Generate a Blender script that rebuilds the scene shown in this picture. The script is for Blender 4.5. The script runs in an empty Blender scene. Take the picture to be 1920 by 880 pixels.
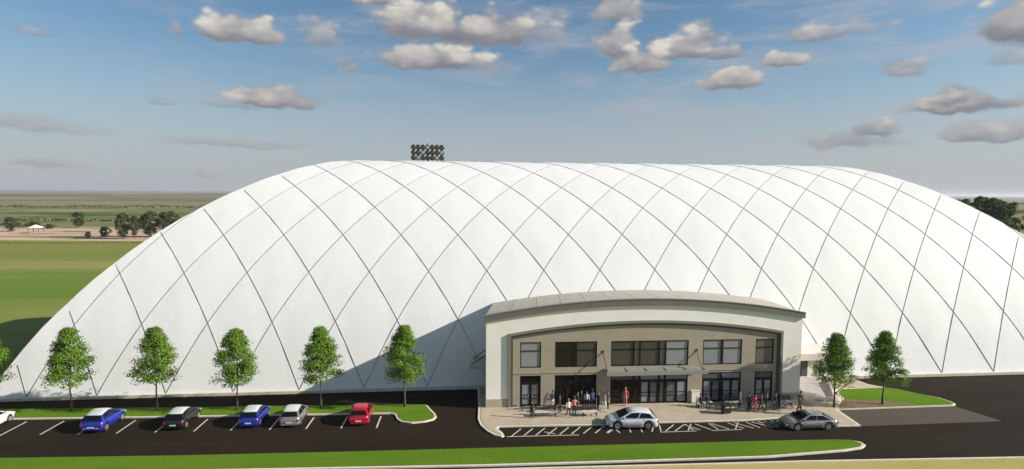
import bpy, bmesh, math, random
from mathutils import Vector, Matrix
C = bpy.context.scene
COL = C.collection
R = math.radians
random.seed(7)

# ------------------------------------------------------------------ camera
cam_d = bpy.data.cameras.new('camera'); cam = bpy.data.objects.new('camera', cam_d); COL.objects.link(cam)
PITCH, YAW, ROLL = 0.07309, 0.09704, 0.0062
fw = Vector((math.sin(YAW)*math.cos(PITCH), math.cos(YAW)*math.cos(PITCH), -math.sin(PITCH)))
rt = Vector((math.cos(YAW), -math.sin(YAW), 0)); up = rt.cross(fw)
r2 = rt*math.cos(ROLL)+up*math.sin(ROLL); u2 = up*math.cos(ROLL)-rt*math.sin(ROLL)
m = Matrix((r2, u2, -fw)).transposed().to_4x4(); m.translation = Vector((0, 0, 21)); cam.matrix_world = m
cam_d.sensor_width = 36; cam_d.lens = 1073.6/1920*36; cam_d.clip_start = 1; cam_d.clip_end = 60000
C.camera = cam
C.view_settings.view_transform = 'Standard'; C.view_settings.look = 'None'
C.view_settings.exposure = 0.76; C.view_settings.gamma = 1

# ------------------------------------------------------------------ sun
SUN_EL, SUN_AZ = R(24.5), R(103.8)     # azimuth clockwise from +Y
sd = Vector((math.sin(SUN_AZ)*math.cos(SUN_EL), math.cos(SUN_AZ)*math.cos(SUN_EL), math.sin(SUN_EL)))
sl = bpy.data.lights.new('sun', 'SUN'); sl.energy = 4.6; sl.angle = R(0.5); sl.color = (1, 0.94, 0.84)
so = bpy.data.objects.new('sun', sl); COL.objects.link(so); so.rotation_euler = sd.to_track_quat('Z', 'Y').to_euler(); so.location = (60, -20, 60)

# ------------------------------------------------------------------ node helper
class NT:
    def __init__(s, tree): s.t = tree; s.n = tree.nodes; s.l = tree.links
    def node(s, typ, **kw):
        o = s.n.new(typ)
        for k, v in kw.items():
            if k.startswith('i_'):
                key = k[2:]; key = int(key) if key.isdigit() else key.replace('_', ' ')
                if hasattr(v, 'is_output'): s.l.new(v, o.inputs[key])
                else: o.inputs[key].default_value = v
            else: setattr(o, k, v)
        return o
    def math(s, op, a, b=None, c=None, clamp=False):
        o = s.n.new('ShaderNodeMath'); o.operation = op; o.use_clamp = clamp
        for i, v in enumerate((a, b, c)):
            if v is None: continue
            if hasattr(v, 'is_output'): s.l.new(v, o.inputs[i])
            else: o.inputs[i].default_value = v
        return o.outputs[0]
    def vmath(s, op, a, b=None, scale=None):
        o = s.n.new('ShaderNodeVectorMath'); o.operation = op
        for i, v in enumerate((a, b)):
            if v is None: continue
            if hasattr(v, 'is_output'): s.l.new(v, o.inputs[i])
            else: o.inputs[i].default_value = v
        if scale is not None: o.inputs[3].default_value = scale
        return o
    def mix(s, f, a, b, typ='MIX'):
        o = s.n.new('ShaderNodeMix'); o.data_type = 'RGBA'; o.blend_type = typ
        for i, v in ((0, f), (6, a), (7, b)):
            if hasattr(v, 'is_output'): s.l.new(v, o.inputs[i])
            else: o.inputs[i].default_value = v if i == 0 else ((*v, 1) if len(v) == 3 else v)
        return o.outputs[2]
    def noise(s, vec, scale, detail=4, rough=.5, dist=0):
        o = s.n.new('ShaderNodeTexNoise'); o.inputs['Scale'].default_value = scale; o.inputs['Detail'].default_value = detail
        o.inputs['Roughness'].default_value = rough; o.inputs['Distortion'].default_value = dist
        if vec is not None: s.l.new(vec, o.inputs['Vector'])
        return o
    def ramp(s, f, stops):
        o = s.n.new('ShaderNodeValToRGB'); cr = o.color_ramp
        while len(cr.elements) < len(stops): cr.elements.new(.5)
        for e, (p, c) in zip(cr.elements, stops): e.position = p; e.color = (*c, 1) if len(c) == 3 else c
        s.l.new(f, o.inputs[0]); return o.outputs[0]
    def remap(s, v, a, b, c=0., d=1., smooth=True):
        o = s.n.new('ShaderNodeMapRange'); o.interpolation_type = 'SMOOTHSTEP' if smooth else 'LINEAR'
        for i, x in enumerate((v, a, b, c, d)):
            if hasattr(x, 'is_output'): s.l.new(x, o.inputs[i])
            else: o.inputs[i].default_value = x
        return o.outputs[0]

# ------------------------------------------------------------------ world: daylight sky with fair-weather clouds
W = bpy.data.worlds.new("World"); C.world = W; W.use_nodes = True
T = NT(W.node_tree); T.n.clear()
sky = T.node('ShaderNodeTexSky', sky_type='NISHITA', sun_disc=False, sun_elevation=SUN_EL, sun_rotation=SUN_AZ,
             altitude=300, air_density=1.0, dust_density=1.6, ozone_density=1.4)
tc = T.node('ShaderNodeTexCoord')
sep = T.node('ShaderNodeSeparateXYZ'); T.l.new(tc.outputs['Generated'], sep.inputs[0])
az = T.math('ARCTAN2', sep.outputs[0], sep.outputs[1]); el = T.math('ARCSINE', sep.outputs[2])
comb = T.node('ShaderNodeCombineXYZ'); T.l.new(az, comb.inputs[0]); T.l.new(el, comb.inputs[1])
uv = comb.outputs[0]
sq = T.vmath('MULTIPLY', uv, (1, 1.7, 1)).outputs[0]
n1 = T.noise(sq, 30, 6, .62); n2 = T.noise(sq, 11, 3, .5)
w1 = T.vmath('SUBTRACT', n1.outputs['Color'], (.5, .5, .5)).outputs[0]
w1 = T.vmath('MULTIPLY', w1, (.016, .012, 0)).outputs[0]
w2 = T.vmath('SUBTRACT', n2.outputs['Color'], (.5, .5, .5)).outputs[0]
w2 = T.vmath('MULTIPLY', w2, (.055, .016, 0)).outputs[0]
warp = T.vmath('ADD', T.vmath('ADD', uv, w1).outputs[0], w2).outputs[0]
# azimuth, elevation, half width, half height (radians), density
CL = [(-.339,.242,.057,.021,1),(-.378,.24,.03,.012,.7),(-.222,.248,.030,.019,.75),(-.045,.277,.10,.032,1),(.04,.272,.10,.030,1),(.14,.270,.06,.024,.6),
 (-.041,.223,.100,.022,1),(.03,.215,.05,.015,.8),(-.177,.206,.019,.011,.6),(-.296,.147,.066,.019,1),(-.35,.134,.045,.009,.55),(.27,.298,.043,.020,.85),(.275,.245,.035,.030,1),
 (.311,.214,.058,.022,1),(.385,.235,.062,.022,1),(.40,.255,.035,.015,.8),(.44,.222,.04,.012,.9),(.528,.204,.037,.012,.9),(.451,.18,.040,.019,1),(.574,.238,.045,.013,.8),(.623,.24,.05,.010,.5),
 (.684,.179,.035,.012,.8),(.753,.128,.060,.018,1),(.74,.14,.03,.018,.9),(.805,.222,.035,.035,1),(.81,.179,.021,.012,.6),(.616,.082,.065,.012,.75),(.645,.095,.035,.013,.85),(.79,.085,.05,.016,.85),
 (-.425,.237,.010,.012,.6),(-.588,.206,.02,.006,.5),(-.128,.306,.049,.007,.9),(-.596,.085,.09,.010,.5),(-.344,.074,.11,.006,.55),(-.582,.034,.05,.005,.5),
 (-.39,.027,.018,.007,.5),(-.452,.133,.019,.006,.55),(-1.2,.2,.1,.03,1),(-1.0,.28,.12,.035,1),(1.1,.2,.12,.03,1),(1.3,.12,.1,.02,1),(2.2,.3,.2,.05,1),(-2.2,.25,.2,.05,1),(3.0,.2,.2,.04,1),(-2.8,.4,.3,.06,1),(1.8,.45,.25,.06,1)]
tot = None; sh = None
lv = T.vmath('ADD', sq, T.vmath('MULTIPLY', w1, (.5, .5, 0)).outputs[0]).outputs[0]
def vor(sc):
    o = T.node('ShaderNodeTexVoronoi', feature='SMOOTH_F1'); o.inputs['Scale'].default_value = sc; o.inputs['Smoothness'].default_value = .55; T.l.new(lv, o.inputs['Vector']); return o.outputs['Distance']
v1 = vor(24); v2 = vor(58)
lobes = T.math('ADD', T.math('MULTIPLY', T.math('SUBTRACT', v1, .42), .85), T.math('MULTIPLY', T.math('SUBTRACT', v2, .42), .38))
for (a, e, w, h, dn) in CL:
    w *= 1.06; h *= 1.1 if dn > .8 else 1.25
    d = T.vmath('SUBTRACT', warp, (a, e-.25*h, 0)).outputs[0]
    s2 = T.node('ShaderNodeSeparateXYZ'); T.l.new(d, s2.inputs[0])
    up_ = T.math('MULTIPLY', T.math('MAXIMUM', s2.outputs[1], 0.), .78/h); dn_ = T.math('MULTIPLY', T.math('MINIMUM', s2.outputs[1], 0.), 1.75/h)
    vv = T.math('ADD', up_, dn_)
    uu = T.math('MULTIPLY', s2.outputs[0], 1/w)
    ln = T.math('SQRT', T.math('ADD', T.math('MULTIPLY', uu, uu), T.math('MULTIPLY', vv, vv)))
    ln = T.math('ADD', ln, lobes)
    den = T.remap(ln, 1.24 if dn > .8 else 1.4, .76 if dn > .8 else .45, 0, dn)
    tot = den if tot is None else T.math('MAXIMUM', tot, den)
    hv = T.math('MULTIPLY', vv, den)
    sh = hv if sh is None else T.math('ADD', sh, hv)
n5 = T.noise(sq, 16, 3, .5)
shade = T.math('ADD', T.math('ADD', T.math('MULTIPLY', sh, .75), T.math('MULTIPLY', lobes, -.85)), T.math('MULTIPLY', T.math('SUBTRACT', n5.outputs[0], .5), .9))
ccol = T.ramp(T.remap(shade, -.95, .85, 0, 1, False), [(0, (.13, .14, .165)), (.35, (.20, .205, .23)), (.62, (.32, .31, .31)), (1, (.52, .49, .45))])
ccol = T.vmath('SCALE', ccol, scale=.80).outputs[0]
# thin high wisps
ws = T.vmath('MULTIPLY', uv, (1, 5.5, 1)).outputs[0]
nw = T.noise(ws, 4.2, 7, .62, .6)
wis = T.remap(nw.outputs[0], .42, .72, 0, .75)
azr = T.math('MULTIPLY', T.remap(az, -.5, .5, .35, 1.0), T.remap(el, .02, .22, .5, 1.0))
wis = T.math('MULTIPLY', wis, azr)
# sky base : nishita graded towards the milky horizon of a hazy day
base = T.vmath('SCALE', sky.outputs[0], scale=.064).outputs[0]
hz = T.remap(el, -.04, .27, .92, 0)
base = T.vmath('MULTIPLY', base, (.77, .97, 1.04)).outputs[0]
base = T.mix(hz, base, (.272, .284, .306))
base = T.mix(wis, base, (.255, .265, .30))
colr = T.mix(tot, base, ccol)
bg = T.node('ShaderNodeBackground'); T.l.new(colr, bg.inputs[0]); bg.inputs[1].default_value = 1.0
wo = T.node('ShaderNodeOutputWorld'); T.l.new(bg.outputs[0], wo.inputs[0])
W.cycles.sampling_method = 'MANUAL'; W.cycles.sample_map_resolution = 512

# ------------------------------------------------------------------ materials
MATS = {}
def mat(name, col, rough=.8, metal=0, spec=.5, var=0, vscale=3, bump=0, bscale=20, emit=None, coat=0, col2=None, stretch=(1, 1, 1), world=False):
    if name in MATS: return MATS[name]
    M = bpy.data.materials.new(name); M.use_nodes = True; t = NT(M.node_tree)
    b = t.n['Principled BSDF']
    b.inputs['Base Color'].default_value = (*col, 1); b.inputs['Roughness'].default_value = rough
    b.inputs['Metallic'].default_value = metal; b.inputs['Specular IOR Level'].default_value = spec
    b.inputs['Coat Weight'].default_value = coat
    if var or bump or col2:
        if world: co = t.node('ShaderNodeNewGeometry').outputs['Position']
        else: co = t.node('ShaderNodeTexCoord').outputs['Object']
        co = t.vmath('MULTIPLY', co, stretch).outputs[0]
        n = t.noise(co, vscale, 6, .6)
        if col2: c = t.mix(t.remap(n.outputs[0], .35, .65), col, col2)
        else: c = t.mix(t.remap(n.outputs[0], .25, .75), [x*(1-var) for x in col], [min(1, x*(1+var)) for x in col])
        t.l.new(c, b.inputs['Base Color'])
        if bump:
            n2 = t.noise(co, bscale, 4, .6); bp = t.node('ShaderNodeBump', i_Strength=bump, i_Height=n2.outputs[0]); bp.inputs['Distance'].default_value = .03
            t.l.new(bp.outputs[0], b.inputs['Normal'])
    if emit: b.inputs['Emission Color'].default_value = (*emit, 1); b.inputs['Emission Strength'].default_value = 1
    MATS[name] = M; return M

def mat_asphalt():
    M = bpy.data.materials.new('asphalt'); M.use_nodes = True; t = NT(M.node_tree); b = t.n['Principled BSDF']
    p = t.node('ShaderNodeNewGeometry').outputs['Position']
    a = t.noise(t.vmath('MULTIPLY', p, (.35, 1, 1)).outputs[0], .25, 6, .6); g = t.noise(p, 9, 5, .7); st = t.noise(t.vmath('MULTIPLY', p, (.05, .9, 1)).outputs[0], 1.2, 4, .5)
    c = t.mix(t.remap(a.outputs[0], .3, .7), (.0165, .0115, .0075), (.024, .017, .0115))
    c = t.mix(t.remap(g.outputs[0], .35, .7, 0, .35), c, (.032, .025, .018))
    c = t.mix(t.remap(st.outputs[0], .52, .7, 0, .45), c, (.030, .023, .016))
    t.l.new(c, b.inputs['Base Color']); b.inputs['Roughness'].default_value = .95; b.inputs['Specular IOR Level'].default_value = .06
    bp = t.node('ShaderNodeBump', i_Strength=.3, i_Height=t.noise(p, 30, 3, .6).outputs[0]); bp.inputs['Distance'].default_value = .01
    t.l.new(bp.outputs[0], b.inputs['Normal']); MATS['asphalt'] = M; return M
ASPH = mat_asphalt()

def mat_grass(name, c1, c2, c3, s=.25):
    M = bpy.data.materials.new(name); M.use_nodes = True; t = NT(M.node_tree); b = t.n['Principled BSDF']
    p = t.node('ShaderNodeNewGeometry').outputs['Position']
    a = t.noise(t.vmath('MULTIPLY', p, (.5, 1, 1)).outputs[0], s, 6, .6); g = t.noise(p, 6, 5, .75)
    c = t.mix(t.remap(a.outputs[0], .3, .7), c1, c2); c = t.mix(t.remap(g.outputs[0], .42, .75, 0, .8), c, c3)
    t.l.new(c, b.inputs['Base Color']); b.inputs['Roughness'].default_value = 1; b.inputs['Specular IOR Level'].default_value = .02
    bp = t.node('ShaderNodeBump', i_Strength=.7, i_Height=t.noise(p, 14, 4, .8).outputs[0]); bp.inputs['Distance'].default_value = .05
    t.l.new(bp.outputs[0], b.inputs['Normal']); MATS[name] = M; return M
GRASS = mat_grass('lawn', (.090, .175, .013), (.125, .205, .020), (.060, .125, .012))
VERGE = mat_grass('dry_verge', (.42, .34, .13), (.32, .30, .08), (.50, .42, .22), .12)

def mat_land():
    M = bpy.data.materials.new('farmland'); M.use_nodes = True; t = NT(M.node_tree); b = t.n['Principled BSDF']
    p = t.node('ShaderNodeNewGeometry').outputs['Position']
    s = t.node('ShaderNodeSeparateXYZ'); t.l.new(p, s.inputs[0]); X, Y = s.outputs[0], s.outputs[1]
    # near sports field, mown in broad bands along X
    nb = t.noise(t.vmath('MULTIPLY', p, (.006, .05, 1)).outputs[0], 1, 5, .6, .3)
    yb = t.math('ADD', Y, t.math('MULTIPLY', t.math('SUBTRACT', nb.outputs[0], .5), 46))
    near = t.ramp(t.remap(yb, 60, 260, 0, 1, False), [(0, (.11, .16, .028)), (.15, (.24, .235, .075)), (.23, (.20, .225, .055)), (.30, (.115, .19, .025)), (.44, (.135, .20, .035)), (.53, (.30, .27, .095)), (.68, (.19, .205, .05)), (.85, (.22, .22, .06))])
    ng = t.noise(p, .9, 5, .7)
    near = t.mix(t.remap(ng.outputs[0], .4, .7, 0, .35), near, (.10, .14, .03))
    yy = t.math('ADD', Y, t.math('MULTIPLY', X, .10))
    # darker green mowing bands
    bnd = t.node('ShaderNodeTexWave', wave_type='BANDS', bands_direction='Y'); t.l.new(t.vmath('MULTIPLY', p, (.006, .03, 1)).outputs[0], bnd.inputs['Vector'])
    bnd.inputs['Scale'].default_value = 1; bnd.inputs['Distortion'].default_value = 1.5; bnd.inputs['Detail'].default_value = 2
    near = t.mix(t.math('MULTIPLY', bnd.outputs[0], .3), near, (.13, .19, .03))
    # bare earth and scrub beyond
    ns = t.noise(t.vmath('MULTIPLY', p, (.022, .06, 1)).outputs[0], 1, 5, .6)
    sand = t.ramp(ns.outputs[0], [(.33, (.06, .085, .03)), (.39, (.17, .16, .07)), (.44, (.46, .33, .22)), (.58, (.56, .40, .30)), (.66, (.16, .16, .07))])
    # far farmland strips
    lg = t.math('LOGARITHM', t.math('MAXIMUM', yy, 10), 2.718)
    cv = t.node('ShaderNodeCombineXYZ'); t.l.new(t.math('DIVIDE', X, t.math('MAXIMUM', yy, 10)), cv.inputs[0]); t.l.new(lg, cv.inputs[1])
    nf = t.noise(t.vmath('MULTIPLY', p, (.0042, .013, 1)).outputs[0], 1, 6, .65, .4)
    nf2 = t.noise(t.vmath('MULTIPLY', p, (.0006, .0020, 1)).outputs[0], 1, 5, .6, .4)
    far1 = t.ramp(nf.outputs[0], [(.36, (.05, .07, .022)), (.43, (.10, .13, .04)), (.48, (.22, .19, .08)), (.54, (.11, .14, .045)), (.62, (.36, .28, .17))])
    far2 = t.ramp(nf2.outputs[0], [(.36, (.04, .055, .02)), (.43, (.20, .17, .085)), (.49, (.09, .11, .04)), (.55, (.32, .25, .16)), (.63, (.09, .09, .04))])
    nf3 = t.noise(t.vmath('MULTIPLY', p, (.00012, .00045, 1)).outputs[0], 1, 6, .65, .4)
    far3 = t.ramp(nf3.outputs[0], [(.38, (.06, .065, .035)), (.45, (.22, .18, .12)), (.52, (.09, .095, .05)), (.58, (.28, .21, .16))])
    far = t.mix(t.remap(yy, 500, 1300), far1, t.mix(t.remap(yy, 2500, 5000), far2, far3))
    edge = t.math('ADD', yy, t.math('MULTIPLY', t.math('SUBTRACT', ns.outputs[0], .5), 20))
    c = t.mix(t.remap(yy, 237, 239), near, sand)
    c = t.mix(t.remap(edge, 300, 350), c, far)
    t.l.new(c, b.inputs['Base Color']); b.inputs['Roughness'].default_value = 1; b.inputs['Specular IOR Level'].default_value = .05
    MATS['farmland'] = M; return M
LAND = mat_land()

def mat_membrane():
    M = bpy.data.materials.new('membrane'); M.use_nodes = True; t = NT(M.node_tree); b = t.n['Principled BSDF']
    p = t.node('ShaderNodeNewGeometry').outputs['Position']
    n = t.noise(t.vmath('MULTIPLY', p, (1, 1, .25)).outputs[0], .35, 6, .65); n2 = t.noise(p, 3.0, 4, .6)
    c = t.mix(t.remap(n.outputs[0], .35, .7), (.715, .715, .70), (.685, .685, .67))
    c = t.mix(t.remap(n2.outputs[0], .55, .8, 0, .25), c, (.66, .66, .645))
    t.l.new(c, b.inputs['Base Color']); b.inputs['Roughness'].default_value = .6; b.inputs['Specular IOR Level'].default_value = .25
    bp = t.node('ShaderNodeBump', i_Strength=.12, i_Height=t.noise(p, .8, 3, .5).outputs[0]); bp.inputs['Distance'].default_value = .15
    t.l.new(bp.outputs[0], b.inputs['Normal']); MATS['membrane'] = M; return M
MEMB = mat_membrane()
CABLE = mat('cable_grey', (.25, .25, .25), .6)
CONC = mat('concrete', (.40, .335, .245), .9, var=.10, vscale=.8, bump=.15, bscale=12, world=True)
KERB = mat('kerb_concrete', (.60, .55, .44), .9, var=.10, vscale=1.2, world=True)
WHITEW = mat('white_render', (.83, .80, .72), .85, var=.035, vscale=.5, bump=.06, bscale=15, world=True)
BASEB = mat('base_stone', (.42, .35, .27), .85, var=.1, vscale=2, bump=.1, world=True)
BEIGE = mat('beige_render', (.345, .30, .225), .88, var=.05, vscale=.8, bump=.08, world=True)
TRIMD = mat('trim_dark', (.075, .068, .055), .7)
TRIM = mat('trim_grey', (.20, .185, .155), .7, var=.05, vscale=2, world=True)
FASC = mat('fascia_grey', (.14, .132, .108), .7, var=.06, vscale=1, world=True)
ROOFM = mat('roof_membrane', (.40, .37, .31), .85, var=.10, vscale=.7, world=True)
FRAME = mat('window_frame', (.009, .008, .007), .6, spec=.2)
METAL = mat('grey_metal', (.30, .29, .26), .5, metal=.3)
DKMET = mat('dark_metal', (.03, .028, .026), .5, metal=.3)
PAINT = mat('road_paint', (.56, .52, .44), .85, var=.32, vscale=7, world=True)
MULCH = mat('mulch', (.14, .085, .045), .95, var=.45, vscale=5, bump=.6, world=True)
APRON = mat('apron_asphalt', (.052, .036, .023), .95, var=.10, vscale=1.5, world=True)
BARK = mat('bark', (.085, .065, .05), .9, var=.3, vscale=6, bump=.5)
TYRE = mat('tyre', (.012, .012, .012), .85)
RIM = mat('rim', (.55, .55, .55), .3, metal=.8)
BLACKP = mat('black_plastic', (.012, .012, .013), .5)
def glass(name, base, r=.08, metal=.0, sp=.5, coat=.0):
    return mat(name, base, r, metal, sp, coat=coat)
GDARK = glass('glass_reflection_dark', (.010, .010, .008), .06, sp=.3)  # dark end of four pane tones; reflections are painted into the base colour
GSEMI = glass('glass_reflection_dim', (.055, .055, .048), .08, sp=.5)  # same window glass with a dim reflection painted in
GMID = glass('glass_reflection_mid', (.13, .13, .13), .12, metal=.15)  # same window glass, half-bright reflection put into the grey
GLIGHT = glass('glass_reflection_bright', (.27, .275, .30), .12, metal=.1)  # same window glass, bright reflection painted as pale base colour
CARGL = glass('car_glass', (.006, .007, .009), .04, sp=.25)
RED = mat('tail_lamp', (.42, .01, .02), .25); LAMPW = mat('head_lamp', (.75, .75, .78), .2)
PLATE = mat('number_plate', (.6, .6, .6), .6)

def mat_leaf(name, c1, c2, c3):
    M = bpy.data.materials.new(name); M.use_nodes = True; t = NT(M.node_tree); b = t.n['Principled BSDF']
    co = t.node('ShaderNodeTexCoord').outputs['Object']
    n = t.noise(co, 1.1, 4, .6); n2 = t.noise(co, 9, 2, .5)
    c = t.mix(t.remap(n.outputs[0], .35, .65), c1, c2); c = t.mix(t.remap(n2.outputs[0], .45, .7), c, c3)
    t.l.new(c, b.inputs['Base Color']); b.inputs['Roughness'].default_value = .7; b.inputs['Specular IOR Level'].default_value = .2
    tr = t.node('ShaderNodeBsdfTranslucent'); t.l.new(t.vmath('MULTIPLY', c, (1.3, 1.15, .6)).outputs[0], tr.inputs[0])
    mx = t.node('ShaderNodeMixShader'); mx.inputs[0].default_value = .40
    t.l.new(b.outputs[0], mx.inputs[1]); t.l.new(tr.outputs[0], mx.inputs[2]); t.l.new(mx.outputs[0], t.n['Material Output'].inputs[0])
    MATS[name] = M; return M
LEAF = mat_leaf('leaf_green', (.08, .17, .016), (.14, .245, .028), (.19, .28, .05))
LEAFD = mat_leaf('leaf_deep', (.055, .135, .013), (.105, .21, .022), (.165, .27, .045))
LEAFB = mat_leaf('leaf_olive', (.05, .065, .022), (.075, .085, .028), (.09, .10, .035))
LEAFW = mat_leaf('leaf_woodland', (.03, .07, .010), (.055, .10, .014), (.08, .12, .02))

# ------------------------------------------------------------------ object helpers
def link_mesh(name, verts, faces, mats, parent=None, smooth=False, midx=None, loc=None):
    me = bpy.data.meshes.new(name); me.from_pydata([tuple(v) for v in verts], [], faces)
    for x in (mats if isinstance(mats, (list, tuple)) else [mats]): me.materials.append(x)
    if midx: me.polygons.foreach_set('material_index', midx)
    if smooth: me.polygons.foreach_set('use_smooth', [True]*len(me.polygons))
    me.update()
    o = bpy.data.objects.new(name, me); COL.objects.link(o)
    if parent: o.parent = parent
    if loc: o.location = loc
    return o
def empty(name, loc, rz=0):
    o = bpy.data.objects.new(name, None); o.empty_display_size = .3; COL.objects.link(o); o.location = loc; o.rotation_euler = (0, 0, rz); return o
def tag(o, label=None, cat=None, group=None, kind=None):
    if label: o['label'] = label
    if cat: o['category'] = cat
    if group: o['group'] = group
    if kind: o['kind'] = kind
    return o
class MB:
    def __init__(s): s.v = []; s.f = []; s.m = []
    def add(s, vs, fs, mi=0):
        k = len(s.v); s.v += [tuple(v) for v in vs]; s.f += [tuple(i+k for i in f) for f in fs]; s.m += [mi]*len(fs); return s
    def box(s, x0, x1, y0, y1, z0, z1, mi=0):
        return s.add([(x0,y0,z0),(x1,y0,z0),(x1,y1,z0),(x0,y1,z0),(x0,y0,z1),(x1,y0,z1),(x1,y1,z1),(x0,y1,z1)],
                     [(0,3,2,1),(4,5,6,7),(0,1,5,4),(1,2,6,5),(2,3,7,6),(3,0,4,7)], mi)
    def tube(s, pts, r, n=6, mi=0, closed=False):
        pts = [Vector(p) for p in pts]; rr = r if isinstance(r, (list, tuple)) else [r]*len(pts); k = len(s.v); L = len(pts)
        for i, p in enumerate(pts):
            if closed: t = pts[(i+1) % L]-pts[i-1]
            else: t = pts[min(i+1, L-1)]-pts[max(i-1, 0)]
            t.normalize(); a = t.cross(Vector((0, 0, 1)))
            if a.length < .05: a = t.cross(Vector((0, 1, 0)))
            a.normalize(); b = t.cross(a)
            for j in range(n):
                q = 2*math.pi*j/n; s.v.append(tuple(p+a*math.cos(q)*rr[i]+b*math.sin(q)*rr[i]))
        for i in range(L if closed else L-1):
            for j in range(n):
                i2 = (i+1) % L
                s.f.append((k+i*n+j, k+i*n+(j+1) % n, k+i2*n+(j+1) % n, k+i2*n+j)); s.m.append(mi)
        if not closed:
            s.f.append(tuple(k+j for j in range(n))[::-1]); s.f.append(tuple(k+(L-1)*n+j for j in range(n))); s.m += [mi, mi]
        return s
    def cyl(s, c, axis, r, h, n=16, mi=0):
        c = Vector(c); a = Vector(axis).normalized(); return s.tube([c-a*h/2, c+a*h/2], r, n, mi)
    def prism(s, poly, z0, z1, mi=0):
        n = len(poly); k = [(x, y, z0) for x, y in poly]+[(x, y, z1) for x, y in poly]
        return s.add(k, [tuple(range(n))[::-1], tuple(range(n, 2*n))]+[(i, (i+1) % n, n+(i+1) % n, n+i) for i in range(n)], mi)
    def build(s, name, mats, parent=None, smooth=False, loc=None):
        return link_mesh(name, s.v, s.f, mats, parent, smooth, s.m if isinstance(mats, (list, tuple)) and len(mats) > 1 else None, loc)
def copy_tree(o, parent=None):
    c = o.copy(); COL.objects.link(c); c.parent = parent
    for ch in [x for x in CHILD.get(o.name, [])]: copy_tree(ch, c)
    return c
CHILD = {}
def register(o):
    kids = [x for x in bpy.data.objects if x.parent == o]; CHILD[o.name] = kids
    for k in kids: register(k)
def smooth_poly(pts, it=2):
    for _ in range(it):
        q = []
        for i in range(len(pts)):
            a, b = pts[i], pts[(i+1) % len(pts)]
            q += [(a[0]*.75+b[0]*.25, a[1]*.75+b[1]*.25), (a[0]*.25+b[0]*.75, a[1]*.25+b[1]*.75)]
        pts = q
    return pts
def offset_poly(pts, d):
    n = len(pts); out = []
    A = sum(pts[i][0]*pts[(i+1) % n][1]-pts[(i+1) % n][0]*pts[i][1] for i in range(n)); sg = 1 if A > 0 else -1
    for i in range(n):
        p0, p1, p2 = Vector(pts[i-1]), Vector(pts[i]), Vector(pts[(i+1) % n])
        a = (p1-p0).normalized(); b = (p2-p1).normalized()
        na = Vector((-a.y, a.x))*sg; nb = Vector((-b.y, b.x))*sg
        nn = (na+nb); nn = nn.normalized() if nn.length > .01 else na
        k = min(2., 1/max(.3, nn.dot(na))); out.append((p1.x+nn.x*d*k, p1.y+nn.y*d*k))
    return out
def flat(name, poly, z, m, parent=None, kind=None):
    o = link_mesh(name, [(x, y, z) for x, y in poly], [tuple(range(len(poly)))], m, parent)
    a = sum(poly[i][0]*poly[(i+1) % len(poly)][1]-poly[(i+1) % len(poly)][0]*poly[i][1] for i in range(len(poly)))
    if a < 0: o.data.flip_normals()
    if kind: o['kind'] = kind
    return o
def ring_band(name, outer, inner, z0, z1, m, parent, idx=None):
    """kerb: outer face, top between outer and inner"""
    n = len(outer); v = [(x, y, z0) for x, y in outer]+[(x, y, z1) for x, y in outer]+[(x, y, z1) for x, y in inner]+[(x, y, z0) for x, y in inner]
    f = []
    for i in (idx or range(n)):
        j = (i+1) % n; f += [(i, j, n+j, n+i), (n+i, n+j, 2*n+j, 2*n+i), (2*n+i, 2*n+j, 3*n+j, 3*n+i)]
    return link_mesh(name, v, f, m, parent)

# ------------------------------------------------------------------ ground, roads, islands
def ground():
    xs = [-20000, -6000, -2000, -800, -300, -120, 0, 150, 300, 800, 2000, 6000, 20000]; ys = [-2800, -600, -100, 20, 100, 250, 500, 1000, 2000, 4000, 8000, 14000, 25800]
    v = []; rr = random.Random(3)
    for y in ys:
        for x in xs:
            z = -.06
            if y >= 4000: z = rr.uniform(-6, 14)*min(1.4, y/8000)
            v.append((x, y, z))
    n = len(xs); f = [(j*n+i, j*n+i+1, (j+1)*n+i+1, (j+1)*n+i) for j in range(len(ys)-1) for i in range(n-1)]
    tag(link_mesh('ground', v, f, LAND), kind='structure')
ground()
lot = flat('road', [(-52, 20), (140, 20), (140, 62), (88, 62), (86, 60.6), (-46, 60.6), (-52, 60.6)], 0, ASPH, kind='structure')

def near_kerb(poly, w, allr=False):
    inner = offset_poly(poly, w)
    if allr: return inner
    out = []
    for (px, py), (qx, qy) in zip(poly, inner):
        d = Vector((px-qx, py-qy)).normalized(); k = .06 if d.y > .55 else 1
        out.append((px+(qx-px)*k, py+(qy-py)*k))
    return out
def island(name, poly, m, kerbw=.18, h=.12, sub=0):
    if sub: poly = smooth_poly(poly, sub)
    inner = near_kerb(poly, kerbw, name == 'plaza')
    o = MB(); n = len(inner)
    o.add([(x, y, h+.025) for x, y in inner], [tuple(range(n))])
    g = o.build(name, m); a = sum(inner[i][0]*inner[(i+1) % n][1]-inner[(i+1) % n][0]*inner[i][1] for i in range(n))
    if a < 0: g.data.flip_normals()
    g['kind'] = 'structure'
    ring_band('kerb', poly, inner, 0, h, KERB, g)
    return g
isl = [(-60, 58.4), (-43.17, 57.6), (-26.48, 56.75), (-11.2, 56.05), (-3.1, 55.6), (-2.77, 55.2), (-2.45, 54.3), (-2.0, 53.2), (-1.85, 52.5), (-2.1, 51.85), (-2.9, 51.4), (-4.05, 51.2), (-5.0, 51.55), (-5.5, 52.3), (-5.75, 53.3), (-6.1, 53.65), (-10.8, 53.85), (-25.4, 54.4), (-41.6, 55.15), (-60, 56.2)]
island('grass_island', isl, GRASS)
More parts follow.
